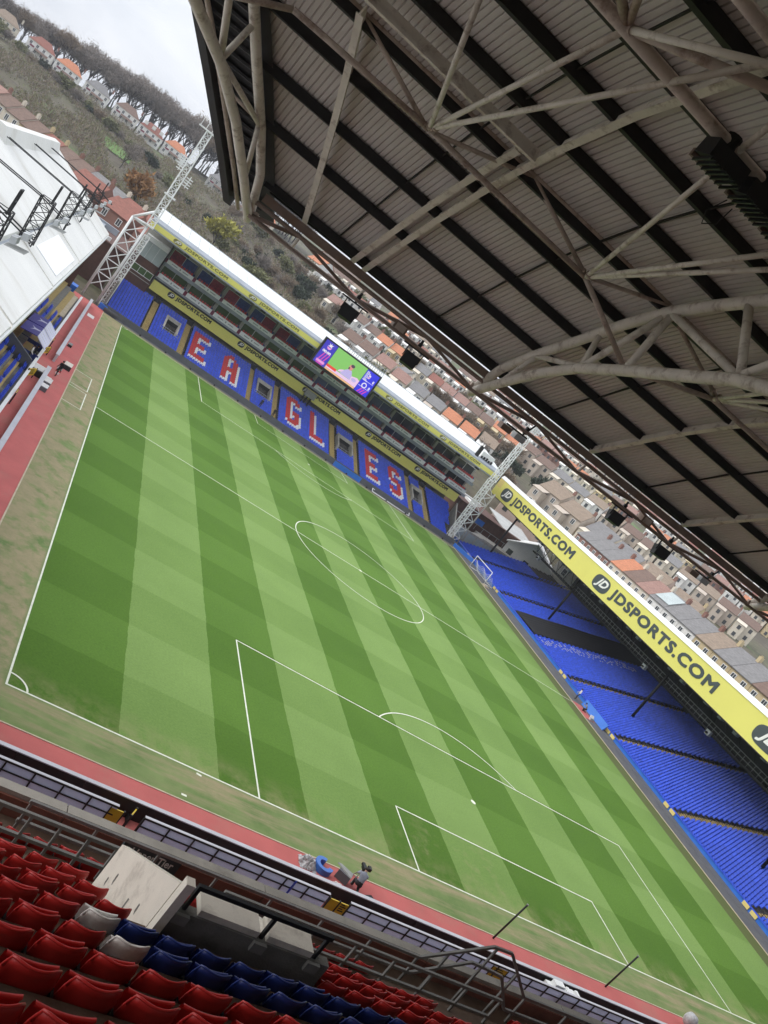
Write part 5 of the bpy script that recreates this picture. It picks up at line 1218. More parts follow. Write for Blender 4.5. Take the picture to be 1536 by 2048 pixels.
# nearer rows whose backs face the ground
def row(az0, r0, az1, r1, w, label, group, walls, roofs, hip=False, wing=True, h=5.8, rh=2.8, d=8, detail=False, face=0):
    x0, y0 = pol(az0, r0); x1, y1 = pol(az1, r1); n = int(math.hypot(x1-x0, y1-y0)/(w*1.02)); a = math.atan2(y1-y0, x1-x0); c = 0
    for k in range(n):
        x, y = x0+(x1-x0)*(k+.5)/n, y0+(y1-y0)*(k+.5)/n
        if not in_strip(x, y, terrain(x, y)+h*.8): continue
        wl_, rf = walls[int(k*.61) % len(walls)] if len(walls) > 1 else walls[0], roofs[int(k*.37+c*.2) % len(roofs)]
        c += 1
        jy = rnd.uniform(-1.2,1.2); x -= jy*math.sin(a); y += jy*math.cos(a); hh = h+(.55 if rnd.random() < .22 else 0)
        if rnd.random() < .13 and w > 5.5: continue
        house(x, y, a+face, w*.995, d, hh, rh, wl_, rf, '%s house with %s roof, %s in the %s' % (wl_, rf, ORD[min(c-1, 38)], label), group, hip, wing, 2, detail)
row(30.5,236,43.5,214,8.2,'yellow backed row over the board','yellow backed row',['beige','cream','pink','yellow','yellow'],['tan','slate','tan'],False,True,5.6,3.2,9,True)
row(14,236,27,230,5.3,'first terrace behind the far stand','first terrace behind the far stand',['white','cream','white','beige'],['brown','pinkish','slate','orange','tan'],detail=True,rh=2.3)
row(12,300,28,290,5.3,'second terrace behind the far stand','second terrace behind the far stand',['cream','white','white','yellow'],['pinkish','brown','orange','slate','red'],detail=True,rh=2.3)
row(28,300,47,288,7,'second row beyond the side stand','second row beyond the side stand',['beige','cream','white'],['brown','slate','tan'],rh=2.2)
row(11,372,29,360,5.3,'third terrace behind the far stand','third terrace behind the far stand',['white','white','cream'],['brown','red','pinkish','orange'],rh=2.3)
row(27,372,50,362,6,'third row beyond the side stand','third row beyond the side stand',['yellow','brick','white','cream'],['brown','pinkish','orange','slate'],rh=2.3)
row(10,452,30,440,5.6,'fourth terrace behind the far stand','fourth terrace behind the far stand',['white','cream','white'],['orange','brown','tan','slate'],rh=2.1)
row(26,450,50,440,6,'fourth row beyond the side stand','fourth row beyond the side stand',['white','cream','white'],['brown','red','pinkish'],rh=2.1)
for q, r in enumerate((540,640,750,880,1030,1200,1400)):
    row(7,r+30,50,r,7,'%s line of far roofs' % ORD[q],'far rows of houses',['white','cream','white','beige'],['brown','red','tan','slate'],rh=2.1)
for k, mb in FARW.items(): solo('far_houses', mb, WALL[k], '%s walls of the mass of far houses on the rising ground' % k, 'houses', kind='stuff')
for k, mb in FARR.items(): solo('far_roofs', mb, ROOF[k], '%s roofs of the mass of far houses on the rising ground' % k, 'houses', kind='stuff')
# a few single buildings
def block(name, az, r, w, d, h, wm, rm, lab, rz=0, rh=0):
    x, y = pol(az, r); z = terrain(x, y); t = thing(name, lab, 'building', (x,y,z), rz)
    mb = MB(); mb.box(-w/2,w/2,0,d,-3,h)
    if rh: mb.prism([(-w/2,0,h),(w/2,0,h),(0,0,h+rh)], (0,d,0))
    part('wall', mb, wm, t, local=True)
    if rh:
        mb = MB()
        for s in (-1, 1): mb.hexa([(s*(w/2+.4),-.3,h-.2),(0,-.3,h+rh),(0,d+.3,h+rh),(s*(w/2+.4),d+.3,h-.2),(s*(w/2+.4),-.3,h+.05),(0,-.3,h+rh+.25),(0,d+.3,h+rh+.25),(s*(w/2+.4),d+.3,h+.05)])
        part('roof', mb, rm, t, local=True)
    else: part('flat_roof', MB().box(-w/2-.2,w/2+.2,-.2,d+.2,h+.001,h+.3), rm, t, local=True)
    for q in range(max(1, int(w/4))): part('window', MB().box(-w/2+1+q*4,-w/2+2.2+q*4,-.08,.0,h-2.6,h-1.1), WG, t, local=True)
    return t
block('rendered_block', 31.2, 196, 12, 10, 8, WALL['pink'], WALL['grey'], 'plain beige gabled block with few windows above the yellow board end', -.5, 3)
block('white_hall', 33.2, 178, 11, 9, 5.5, M['white'], M['white'], 'bright white gabled hall close behind the yellow roof board', -.6, 3)
block('orange_school', 11.6, 500, 26, 14, 8, WALL['pink'], ROOF['orange'], 'long building with bright orange roof behind the lone speaker', -.1, 5)
block('white_gable_house', 11.0, 400, 9, 14, 7, WALL['white'], ROOF['orange'], 'tall white gable end above the bushes near the lone speaker', .3, 4)
block('pale_shed', 19.5, 250, 9, 7, 4.5, WALL['white'], ROOF['slate'], 'white gabled house end just over the far stand roof beside the screen', .1, 3)
# bus and cars in the gaps between the stands
bx, by = pol(29.9, 186); bz = terrain(bx, by)
t = thing('red_bus', 'red bus standing in the road behind the end of the yellow roof board', 'bus', (bx,by,bz), -.55)
part('body', MB().box(-5.5,5.5,-1.25,1.25,.4,4.3), M['seatred'], t, local=True)
for zz in (1.7, 3.2):
    for k in range(6): part('window', MB().box(-5.0+k*1.65,-3.6+k*1.65,-1.3,-1.252,zz,zz+.85), M['glass'], t, local=True)
for xx in (-3.6,3.4): part('wheel', MB().tube([(xx,-1.3,.5),(xx,1.3,.5)], .5, 12), M['black'], t, local=True)
# ------------------------------------------------------------------ trees
LEAF = {k: mat('foliage_'+k, c, .9, .3, .25) for k, c in {'bare':(.23,.2,.175),'brown':(.205,.155,.105),'olive':(.165,.17,.075),'dark':(.035,.05,.028),'yellow':(.36,.34,.07),'orange':(.3,.16,.06),'blossom':(.5,.47,.46)}.items()}
BARK = mat('bark', (.05,.045,.04), .95, .3, 2)
def tree_proto(seed, H, spread, kind, ntw, twl, tall, form_=''):
    r = random.Random(seed); tr = MB(); cr_ = MB(); tips = []
    def br(p, d, l, rad, dep):
        q = p + d*l; mid = p.lerp(q, .5) + V(r.uniform(-1,1), r.uniform(-1,1), r.uniform(-.3,.6))*l*.08
        tr.tube([p, mid, q], [rad, rad*.8, rad*.6], 5 if dep < 2 else 3, False)
        if dep >= 3: tips.append((q, d)); tips.append((mid, d)); return
        for k in range(3 if dep else 5):
            a = r.uniform(0, 6.283); s = r.uniform(.35, .8)*spread
            nd = (d + V(math.cos(a)*s, math.sin(a)*s, r.uniform(.05,.35))).normalized()
            br(p.lerp(q, r.uniform(.55, 1)), nd, l*r.uniform(.55,.8), rad*.58, dep+1)
    br(V(0,0,-.5), V(r.uniform(-.06,.06), r.uniform(-.06,.06), 1), H*tall, H*.019, 0)
    for k in range(ntw):
        p, d = r.choice(tips); p = p + V(r.gauss(0,1), r.gauss(0,1), r.gauss(0,.8))*H*.055
        lo = H*(.34 if form_ == 'wood' else .12)
        if p.z < lo: p.z = lo + r.random()*H*.12
        e = (d*.6 + V(r.gauss(0,.6), r.gauss(0,.6), r.gauss(.25,.5))).normalized()*twl*r.uniform(.5,1.3)
        w_ = e.cross(V(r.gauss(0,1), r.gauss(0,1), r.gauss(0,1))).normalized()*(twl*.085 if kind in ('bare','brown','blossom') else twl*.3)
        i = len(cr_.v); cr_.v += [tuple(p-w_), tuple(p+w_), tuple(p+e)]; cr_.f.append((i,i+1,i+2))
    s_ = H/max(p[1 - 1 + 2] if False else p[2] for p in cr_.v)
    for m_ in (tr, cr_): m_.v = [(a*s_, b*s_, c*s_) for a, b, c in m_.v]
    return tr.mesh('trunk', BARK), cr_
TP = {}
def tp(form, v, kind):
    k = (form, v, kind)
    if k not in TP:
        g = ('g', form, v)
        spec = {'wood': (15, 1.0, 1700, 1.25, .42), 'bush': (6, 1.35, 1500, .62, .22), 'tree': (9, 1.15, 2200, .85, .3), 'conifer': (9, .5, 2300, .8, .3)}[form]
        tr, cr_ = tree_proto(100*v+len(form), spec[0], spec[1], kind, spec[2], spec[3], spec[4], form)
        TP[k] = (tr, cr_.mesh('crown', LEAF[kind]), spec[0])
    return TP[k]
ntree = [0]
def tree(x, y, H, form, kind, label, group):
    if ntree[0] >= 298: return
    tr, cr_, h0 = tp(form, rnd.randrange(3), kind); ntree[0] += 1
    t = thing({'wood':'woodland_tree','bush':'shrub','tree':'tree','conifer':'evergreen_tree'}[form], label, 'tree', (x, y, terrain(x, y)-.2), rnd.uniform(0, 6.28), group)
    s = H/h0; t.scale = (s*rnd.uniform(.9,1.15), s*rnd.uniform(.9,1.15), s)
    link('trunk', tr, t, True); link('crown', cr_, t, True)
# special trees first
KN = {'bare':'bare grey','brown':'bare brown','olive':'olive green','dark':'dark evergreen','yellow':'bright yellow green','orange':'orange brown','blossom':'pale blossoming'}
x, y = pol(-.9, 262); tree(x, y, 13, 'tree', 'orange', 'round orange brown tree behind the corner mast', 'single trees')
x, y = pol(4.3, 285); tree(x, y, 12.5, 'tree', 'yellow', 'bright yellow green tree above the far stand roof', 'single trees')
x, y = pol(-2.6, 320); tree(x, y, 11, 'wood', 'bare', 'spreading many stemmed bare tree on the slope beyond the orange tree', 'single trees')
x, y = pol(33, 200); tree(x, y, 8, 'tree', 'blossom', 'pale blossoming tree beside the white gabled hall', 'single trees')
x, y = pol(30.7, 245); tree(x, y, 9, 'conifer', 'dark', 'broad dark evergreen behind the beige block', 'single trees')
c = 0
for rank, (r0, n) in enumerate(((488, 42), (503, 40), (520, 30))):
    for k in range(n):
        az = -14 + 22.5*(k+rnd.random()*.8)/n
        x, y = pol(az, r0+rnd.uniform(-4,4)); H = 15 + 9.5*sstep(-13, -1, az) + rnd.uniform(-1.8,2.2)
        tree(x, y, H, 'wood', 'bare' if rnd.random() < .75 else 'brown', 'bare tree of the hilltop wood, %s in its %s rank' % (ORD[min(k, 38)] if k < 39 else 'past the thirtieth, number ' + ORD[k-39], ('front','middle','rear')[rank]), 'hilltop wood')
def scatter(items, tail):
    """items: (az, x, y, height, form, kind); labelled in order from the left"""
    cnt = {}
    for az, x, y, H, form, kd in sorted(items):
        cnt[kd] = cnt.get(kd, 0)+1
        tree(x, y, H, form, kd, '%s %s, %s from the left %s' % (KN[kd], 'bush' if form == 'bush' else 'tree', ORD[min(cnt[kd]-1, 38)], tail[0]), '%s %s' % (KN[kd], tail[1]))
it = []
for k in range(46):
    az = -14 + 25*((k*.618) % 1); r0 = 255+190*((k*.381+.1) % 1); x, y = pol(az, r0)
    kd = ('bare','olive','brown','olive','bare','dark')[k % 6] if az < 3 else ('brown','bare','olive','dark','brown','bare')[k % 6]
    it.append((az, x, y, rnd.uniform(3.6,7.2), 'bush' if kd != 'dark' else 'tree', kd))
scatter(it, ('on the overgrown slope', 'growth on the slope')); it = []
for k in range(54):
    az = 4 + 14*((k*.618+.3) % 1); r0 = 205+215*((k*.271) % 1); x, y = pol(az, r0)
    if in_strip(x, y, terrain(x, y)+4): it.append((az, x, y, rnd.uniform(5,9.5), 'tree', ('brown','dark','bare','olive','brown')[k % 5]))
scatter(it, ('behind the far stand roof', 'trees behind the far stand')); it = []
for k in range(230):
    az = 17 + 33*((k*.618+.7) % 1); r0 = 180+420*((k*.381) % 1)**1.3; x, y = pol(az, r0)
    if in_strip(x, y, terrain(x, y)+3): it.append((az, x, y, rnd.uniform(4,8.5), 'tree', ('brown','bare','olive','brown','bare','dark','brown')[k % 7]))
scatter(it, ('among the gardens of the town', 'trees among the houses'))
# ------------------------------------------------------------------ goal, poles, people and kit round the pitch
GL = thing('training_goal', 'small white framed goal with a sagging net at the far end of the right touchline', 'goal', (71.2, 91.5, 0))
part('goal_post', MB().tube([(70.75,94.9,0),(70.75,94.9,2.44)], .075, 8), M['white'], GL, True); part('goal_post', MB().tube([(71.3,88.3,0),(71.3,88.3,2.44)], .075, 8), M['white'], GL, True)
part('crossbar', MB().tube([(70.75,94.9,2.44),(71.3,88.3,2.44)], .075, 8), M['white'], GL, True)
part('base_frame', MB().tube([(70.75,94.9,.06),(72.6,94.9,.06),(73.1,88.3,.06),(71.3,88.3,.06)], .06, 8).tube([(72.6,94.9,.06),(71.4,94.9,1.6)], .04, 6).tube([(73.1,88.3,.06),(71.9,88.3,1.6)], .04, 6), M['white'], GL, True)
mb = MB()
for k in range(26):
    f = k/25; x0 = 70.85+.55*f; y = 94.8-6.4*f
    mb.tube([(x0+.1,y,1.9-.5*math.sin(f*math.pi*2)**2),(x0+.7,y,.9-.35*math.sin(f*math.pi*2)**2),(x0+1.6,y,.1)], .018, 4, False)
for h in range(7):
    pts = [(70.95+.55*f+.25*h, 94.8-6.4*f, max(.1, 1.85-.28*h-.45*math.sin(f*math.pi*2)**2)) for f in [q/16 for q in range(17)]]
    mb.tube(pts, .018, 4, False)
part('net', mb, M['white'], GL)
solo('timber_pallet', MB().box(70.6,71.6,86.4,87.6,.02,.12).box(70.7,71.5,86.5,86.7,.121,.2).box(70.7,71.5,87.2,87.4,.121,.2), M['timber'], 'pale board lying on the path beside the foot of the small white goal', 'board')
for x, lab in ((29.2,'black net pole behind the goal line, left of the pair'),(38.6,'black net pole behind the goal line, right of the pair')):
    t = thing('net_pole', lab, 'pole', (x,-3.0,0), group='black poles behind the near goal line')
    part('pole_shaft', MB().tube([(x,-3.0,0),(x+.28,-3.02,2.75)], .055, 8), M['black'], t, True); part('pole_cap', MB().tube([(x+.28,-3.02,2.75),(x+.285,-3.02,2.8)], .07, 8), M['rail'], t)
mb = MB(); mb.tube([(18.6,102.3,.05),(27.5,102.3,.05)], .05, 6)
GF = thing('goal_frame', 'white goal frame lying low against the wall below the letter E', 'goal', (52, 103.4, 0))
part('crossbar', MB().tube([(50.5,103.6,.12),(59.2,103.6,.12)], .09, 8), M['white'], GF, True); part('goal_post', MB().tube([(50.5,103.6,.12),(50.5,104.2,.5)], .08, 8).tube([(50.4,104.2,.55),(51.0,104.2,.5)], .06, 6), M['white'], GF, True); part('goal_post', MB().tube([(59.2,103.6,.12),(59.2,104.2,.5)], .08, 8), M['white'], GF, True)
solo('blue_board', MB().box(41.6,47.6,103.9,104.0,.02,.95).box(41.7,41.9,104.0,104.3,.02,.5).box(47.2,47.4,104.0,104.3,.02,.5), M['bluew'], 'blue pitch board leaning below the third concrete opening of the far stand', 'board')
rings = MB()
for k in range(15):
    x = 3+k*4.6; rings.box(x,x+.25,103.4,103.65,.02,.28)
solo('pitch_marker', rings, M['black'], 'small black floor boxes along the path below the far stand', 'boxes', kind='stuff')
def person(loc, rz, joints, cols, label, group=None, hair=M['hair']):
    """one skinned body; joints: name -> (point, radius); cols: list of (test, material index)"""
    t = thing('person', label, 'person', loc, rz, group)
    names = list(joints); me = bpy.data.meshes.new('body')
    edges = [('pelvis','waist'),('waist','chest'),('chest','neck'),('neck','head'),('head','crown'),('chest','shl'),('shl','ell'),('ell','wrl'),('wrl','hal'),('chest','shr'),('shr','elr'),('elr','wrr'),('wrr','har'),('pelvis','hil'),('hil','knl'),('knl','anl'),('anl','tol'),('pelvis','hir'),('hir','knr'),('knr','anr'),('anr','tor')]
    me.from_pydata([joints[n][0] for n in names], [(names.index(a), names.index(b)) for a, b in edges], [])
    o = bpy.data.objects.new('body', me); COL.objects.link(o)
    o.modifiers.new('skin', 'SKIN'); sub_ = o.modifiers.new('sub', 'SUBSURF'); sub_.levels = 2; sub_.render_levels = 2
    for i, n in enumerate(names):
        r = joints[n][1]; r = r if isinstance(r, tuple) else (r, r); me.skin_vertices[0].data[i].radius = r
    me.skin_vertices[0].data[names.index('pelvis')].use_root = True
    dg = bpy.context.evaluated_depsgraph_get(); dg.update(); nm = bpy.data.meshes.new_from_object(o.evaluated_get(dg))
    bpy.data.objects.remove(o); nm.name = 'body'
    mats = [M['skin']] + [c[1] for c in cols]
    nm.materials.clear()
    for m in mats: nm.materials.append(m)
    for p in nm.polygons:
        p.use_smooth = True; c = p.center
        best = min(names, key=lambda n: (Vector(joints[n][0])-c).length - (joints[n][1] if not isinstance(joints[n][1], tuple) else max(joints[n][1])))
        idx = 0
        for k, (zone, _) in enumerate(cols):
            if best in zone: idx = k+1
        p.material_index = idx
    link('body', nm, t, True)
    h = Vector(joints['head'][0]); cr2 = Vector(joints['crown'][0]); up = (cr2-h).normalized()
    mb = MB(); mb.lathe([(.105,-.01),(.112,.05),(.1,.1),(.06,.135),(.01,.145)], 12)
    q = up.to_track_quat('Z', 'Y').to_matrix().to_4x4(); q.translation = h + up*.02
    mb.v = [tuple(q @ Vector((a, b+(-.015), c))) for a, b, c in mb.v]; part('hair', mb, hair, t, True, True)
    f_ = MB(); f_.lathe([(.012,0),(.018,.02),(.006,.05)], 6); fq = q.copy(); fq.translation = h + up*.0 + Vector((0,.1,0)); f_.v = [tuple(fq @ Vector(p)) for p in f_.v]; part('nose', f_, M['skin'], t, True, True)
    return t
TOP_ = ('waist','chest','shl','ell','shr','elr','neck','wrl','wrr'); LEGS = ('pelvis','hil','knl','anl','hir','knr','anr'); SHOE = ('tol','tor')
def standing(step=.15, arm=.1):
    return dict(pelvis=((0,0,.95),(.15,.11)), waist=((0,0,1.12),(.14,.1)), chest=((0,.01,1.36),(.17,.12)), neck=((0,.02,1.52),.06), head=((0,.04,1.63),.095), crown=((0,.04,1.74),.075),
      shl=((-.19,0,1.42),.065), ell=((-.24,-.03,1.14),.05), wrl=((-.23,arm,.92),.035), hal=((-.23,arm+.05,.84),.035), shr=((.19,0,1.42),.065), elr=((.24,.0,1.14),.05), wrr=((.22,.12+arm,.95),.035), har=((.21,.18+arm,.89),.035),
      hil=((-.1,0,.9),.1), knl=((-.11,step,.5),.07), anl=((-.11,step*.6,.08),.05), tol=((-.12,step*.6+.16,.04),.045), hir=((.1,0,.9),.1), knr=((.11,-step*.2,.5),.07), anr=((.11,-step,.08),.05), tor=((.12,-step+.16,.04),.045))
kneel = dict(pelvis=((0,0,.5),(.16,.13)), waist=((0,.1,.66),(.15,.12)), chest=((0,.24,.86),(.18,.14)), neck=((0,.34,1.0),.06), head=((0,.42,1.08),.1), crown=((0,.46,1.18),.078),
      shl=((-.2,.24,.92),.075), ell=((-.28,.42,.72),.055), wrl=((-.16,.6,.78),.038), hal=((-.12,.66,.82),.035), shr=((.2,.24,.92),.075), elr=((.28,.42,.74),.055), wrr=((.16,.62,.84),.038), har=((.12,.67,.88),.035),
      hil=((-.12,.02,.48),.12), knl=((-.18,.42,.42),.085), anl=((-.16,.28,.08),.055), tol=((-.17,.46,.05),.045), hir=((.12,.02,.48),.12), knr=((.2,.34,.12),.085), anr=((.18,-.08,.1),.055), tor=((.18,-.24,.06),.045))
person((19.0,-4.0,.02), -.35, kneel, [(TOP_, M['greyshirt']), (LEGS, M['dtrou']), (SHOE, M['black'])], 'person in a grey jacket kneeling behind a camera on the near red track')
CT = thing('tripod_camera', 'black camera on a low stand in front of the kneeling person', 'camera', (19.35,-3.25,0))
part('camera_body', MB().box(19.2,19.42,-3.3,-3.0,.78,.96).box(19.24,19.4,-2.999,-2.8,.8,.94), M['black'], CT)
part('screen_hood', MB().box(19.43,19.6,-3.35,-3.1,.9,1.08), M['black'], CT)
part('tripod_leg', MB().tube([(19.3,-3.15,.75),(18.95,-3.5,.02)], .03, 6), M['rail'], CT); part('tripod_leg', MB().tube([(19.3,-3.15,.75),(19.7,-3.4,.02)], .03, 6), M['rail'], CT); part('tripod_leg', MB().tube([(19.3,-3.15,.75),(19.3,-2.75,.02)], .03, 6), M['rail'], CT)
solo('camera_bag', MB().hexa([(19.5,-4.6,.02),(20.3,-4.3,.02),(20.1,-3.9,.02),(19.4,-4.2,.02),(19.55,-4.55,.2),(20.2,-4.3,.2),(20.05,-3.98,.2),(19.45,-4.22,.2)]), M['blackc'], 'dark open bag on the track behind the kneeling person', 'bag')
FC = thing('flight_case', 'dark equipment case standing open between the blue ring and the kneeling person', 'case', (18.3,-3.2,0))
part('case_body', MB().hexa([(17.9,-3.5,.02),(18.5,-3.9,.02),(18.75,-3.55,.02),(18.15,-3.15,.02),(17.9,-3.5,.5),(18.5,-3.9,.5),(18.75,-3.55,.5),(18.15,-3.15,.5)]), M['tarmac'], FC); part('lid', MB().hexa([(17.88,-3.1,.5),(18.12,-3.1,.5),(18.75,-3.52,.5),(18.5,-3.9,.5),(17.9,-3.08,.55),(18.12,-3.08,.55),(18.75,-3.5,.55),(18.52,-3.88,.55)]), M['rail'], FC)
mb = MB(); rr = random.Random(5)
for k in range(12): a = rr.random()*6.28; mb.tube([(17.7+rr.random()*.5,-4.35+rr.random()*.35,.06+.05*rr.random()),(17.7+rr.random()*.5,-4.35+rr.random()*.35,.08+.1*rr.random())], .035, 5)
solo('cable_pile', mb, M['whitep'], 'small pile of pale cables beside the dark case on the track', 'cables', kind='stuff')
mb = MB(); n = 22; c0 = V(17.15,-3.35,0)      # open blue padded ring
for k in range(n+1):
    a = R_(60)+R_(275)*k/n; o = V(math.cos(a), math.sin(a), 0)
    for rr_, zz in ((.28,.02),(.52,.02),(.52,.34),(.28,.34)): mb.v.append(tuple(c0+o*rr_+V(0,0,zz)))
for k in range(n):
    for j in range(4): mb.f.append((4*k+j, 4*k+4+j, 4*k+4+(j+1) % 4, 4*k+(j+1) % 4))
mb.f += [(3,2,1,0), tuple(4*n+j for j in range(4))]
solo('padded_ring', mb, M['bluecush'], 'blue padded ring open on one side lying on the near red track', 'cushion')
mb = MB(); nn = 14; rr = random.Random(11)     # crumpled plastic sheet
for i in range(nn+1):
    for j in range(nn+1):
        u, v = i/nn*2-1, j/nn*2-1; h = max(0, 1-(u*u+v*v)*.9)
        mb.v.append((16.25+u*.5+rr.uniform(-.05,.05), -3.45+v*.45+rr.uniform(-.05,.05), .03+h*.38*(.6+.7*rr.random())))
for i in range(nn):
    for j in range(nn): q = i*(nn+1)+j; mb.f.append((q, q+nn+1, q+nn+2, q+1))
solo('crumpled_sheet', mb, M['plastic'], 'crumpled silver grey plastic sheet heaped next to the blue ring', 'sheet')
mb = MB(); mb.box(31.2,33.4,-6.25,-5.6,.5,.8).box(31.5,32.2,-6.1,-5.7,.801,1.1).box(32.5,33.0,-6.2,-5.8,.801,.95)
for k in range(4): mb.box(32.2+.35*k,32.4+.35*k,-6.2,-5.75,.801,.93+.05*(k % 2))
solo('white_machine', mb, M['white'], 'white low machine standing between the black boards and the near fence', 'machine')
mb = MB(); mb.lathe([(.02,1.1),(.3,1.03),(.42,.82),(.44,.62),(.36,.35),(.26,.25)], 14, (45.6,-3.6,0)); mb.lathe([(.06,.0),(.06,.3)], 8, (45.6,-3.6,0))
solo('covered_camera', mb, M['plastic'], 'plastic wrapped round object on the track at the bottom edge', 'camera', smooth=True)
# people and kit on the left track
person((-4.63,52.9,.02), 2.6, standing(.25,.2), [(TOP_, M['blackc']), (LEGS, M['blackc']), (SHOE, M['black'])], 'person in black clothes walking on the left red track by the wall end')
person((-7.35,52.4,.1), -1.4, standing(.05,.1), [(TOP_, M['blackc']), (LEGS, M['dtrou']), (SHOE, M['black'])], 'person in black standing beside the nearer purple dugout')
person((-7.6,50.4,.4), -1.6, standing(.05,.1), [(TOP_, M['whitep']), (LEGS, M['dtrou']), (SHOE, M['black'])], 'person in a white top among the kit next to the near partition wall')
def kit(name, x, y, lab, cat, s=1.0, m1='black', m2='rail'):
    s *= .62
    t = thing(name, lab, cat, (x, y, 0))
    part('box_body', MB().hexa([(x-.5*s,y-.4*s,.02),(x+.5*s,y-.3*s,.02),(x+.45*s,y+.4*s,.02),(x-.45*s,y+.3*s,.02),(x-.5*s,y-.4*s,.6*s),(x+.5*s,y-.3*s,.6*s),(x+.45*s,y+.4*s,.6*s),(x-.45*s,y+.3*s,.6*s)]), M[m1], t)
    part('lid', MB().hexa([(x-.55*s,y-.1*s,.61*s),(x+.5*s,y,.61*s),(x+.48*s,y+.45*s,.61*s),(x-.5*s,y+.35*s,.61*s),(x-.5*s,y+.25*s,1.0*s),(x+.5*s,y+.35*s,1.0*s),(x+.48*s,y+.45*s,1.0*s),(x-.5*s,y+.35*s,1.0*s)]), M[m2], t)
kit('kit_bag', -4.9, 68.0, 'dark bag on the left red track near the far technical area', 'bag', .8)
kit('equipment_case', -4.05, 57.6, 'open dark case with cream lid on the left red track', 'case', 1.3, 'black', 'cream')
kit('floor_monitor', -4.6, 55.0, 'small black monitor on the left red track by the cables', 'monitor', .8)
kit('folded_towel', -4.6, 53.9, 'white and red cloth lying on the left red track', 'cloth', .6, 'whitep', 'seatred')
kit('camera_trolley', -5.05, 47.3, 'trolley loaded with pale cases leaning on the low wall', 'trolley', 1.4, 'tarmac', 'whitep')
kit('equipment_stack', -6.2, 49.0, 'stack of black cases between the low wall and the stand front', 'cases', 1.7, 'black', 'whitep')
kit('cable_trunk', -5.0, 45.6, 'dark trunk beside the loaded trolley on the left track', 'trunk', 1.1, 'tarmac', 'white')
kit('white_parasol_base', -5.1, 48.6, 'pale round topped kit behind the loaded trolley', 'kit', 1.0, 'whitep', 'white')
# people by the far and side stands
sit = dict(standing(.0,.1)); 
person((25.3,105.0,.9), 3.0, standing(.05,.12), [(TOP_, M['blackc']), (LEGS, M['dtrou']), (SHOE, M['black'])], 'person in dark clothes in the front blue seats under the second concrete opening')
person((28.0,104.9,.8), 3.2, standing(.05,.12), [(TOP_, M['blackc']), (LEGS, M['dtrou']), (SHOE, M['black'])], 'person in black at the foot of the fourth tan stair of the far stand')
person((71.9,53.0,.03), 1.2, standing(.1,.15), [(TOP_, M['whitep']), (LEGS, M['dtrou']), (SHOE, M['black'])], 'person in a white top by the blue wall of the side stand')
person((71.5,49.6,.03), 1.0, dict(kneel), [(TOP_, M['greyshirt']), (LEGS, M['blackc']), (SHOE, M['black'])], 'person crouching over kit on the red mat beside the side stand')
solo('red_mat', MB().box(70.5,72.2,47.6,51.6,.026,.05), M['track'], 'short red mat on the dark path beside the crouching person', 'mat')
solo('blue_board', MB().hexa([(72.8,46.5,.05),(73.0,46.5,.05),(73.0,52.5,.05),(72.8,52.5,.05),(73.2,46.5,1.0),(73.3,46.5,1.0),(73.3,52.5,1.0),(73.2,52.5,1.0)]), M['bluew'], 'blue board leaning on the low wall beside the red mat', 'board')
kit('camera_box', 71.6, 47.9, 'white and grey camera box at the near end of the red mat', 'box', 1.0, 'tower', 'whitep')
CX = thing('hanging_camera_box', 'dark camera cage hanging on the yellow board above the letter G', 'camera', (34.2,116.6,6.2))
part('cage', MB().box(33.2,35.4,116.2,116.95,6.0,7.2), M['rail'], CX)
part('strut', MB().box(33.3,33.5,116.3,116.8,4.3,5.99).box(34.0,34.2,116.3,116.8,4.6,5.99).box(34.8,35.0,116.3,116.8,4.3,5.99), M['black'], CX)

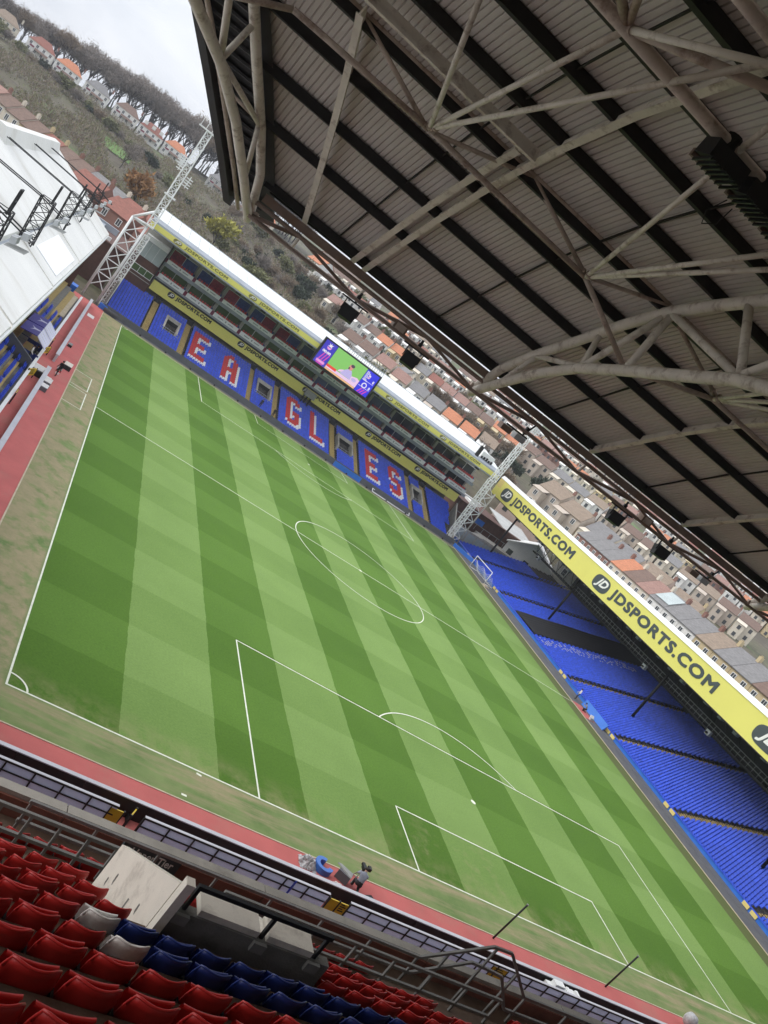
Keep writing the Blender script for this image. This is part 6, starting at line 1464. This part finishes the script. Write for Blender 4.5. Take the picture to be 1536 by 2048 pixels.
for az0, az1, ra, rb_ in ((-4.4,-2.3,342,372),(-7.9,-6.9,322,340)):
    mb = MB(); n = 8
    for i in range(n):
        for j in range(n):
            q = []
            for di, dj in ((0,0),(1,0),(1,1),(0,1)):
                x, y = pol(az0+(az1-az0)*(i+di)/n, ra+(rb_-ra)*(j+dj)/n); q.append((x, y, terrain(x, y)+.35))
            mb.quad(*q)
    struct('lawn', mb, M['green'])
LAWN = ((-4.1,-2.6,334,368),(-7.7,-7.1,320,338))
# ------------------------------------------------------------------ undergrowth on the slope, one mass nobody could count
rr = random.Random(21)
for kd, n in (('bare', 40000), ('brown', 52000), ('olive', 44000), ('dark', 5000)):
    mb = MB(); k = 0
    while k < n:
        az = rr.uniform(-15, 13); r0 = rr.uniform(235, 448)
        inl = any(a_ < az < b_ and c_ < r0 < d_ for a_, b_, c_, d_ in LAWN)
        if inl and rr.random() < .8:
            k += .05; continue
        cl = math.sin(az*1.9+r0*.031)+math.sin(az*.83-r0*.057)+math.sin(az*3.7+r0*.11)*.6+rr.gauss(0,.35)
        lim = {'bare':-.9,'brown':-.6,'olive':-.9,'dark':1.2}[kd]
        if cl < lim: k += .34; continue
        x, y = pol(az, r0); z = terrain(x, y)
        h = rr.random()**.8*(2.6 if kd != 'dark' else 1.8)*(1+.25*cl); p = V(x, y, z+h*.8)
        e = V(rr.gauss(0,.5), rr.gauss(0,.5), rr.uniform(.2,1)).normalized()*rr.uniform(.6,1.5); w_ = e.cross(V(rr.gauss(0,1), rr.gauss(0,1), rr.gauss(0,1))).normalized()*rr.uniform(.06,.2)
        i = len(mb.v); mb.v += [tuple(p-w_), tuple(p+w_), tuple(p+e)]; mb.f.append((i,i+1,i+2)); k += 1
    solo('undergrowth', mb, LEAF[kd], '%s undergrowth covering the slope below the hill houses' % KN[kd], 'undergrowth', kind='stuff')

# ------------------------------------------------------------------ air
hz = bpy.data.materials.new('haze_air'); hz.use_nodes = True; nt = hz.node_tree; nt.nodes.clear()
o_ = nt.nodes.new('ShaderNodeOutputMaterial'); pv = nt.nodes.new('ShaderNodeVolumePrincipled'); pv.inputs['Color'].default_value = (.9,.93,1,1); pv.inputs['Density'].default_value = .00022
nt.links.new(pv.outputs[0], o_.inputs['Volume'])
tag(link('haze', MB().box(-2600,2600,-2600,2600,-4,112).mesh('haze', hz)), kind='stuff')
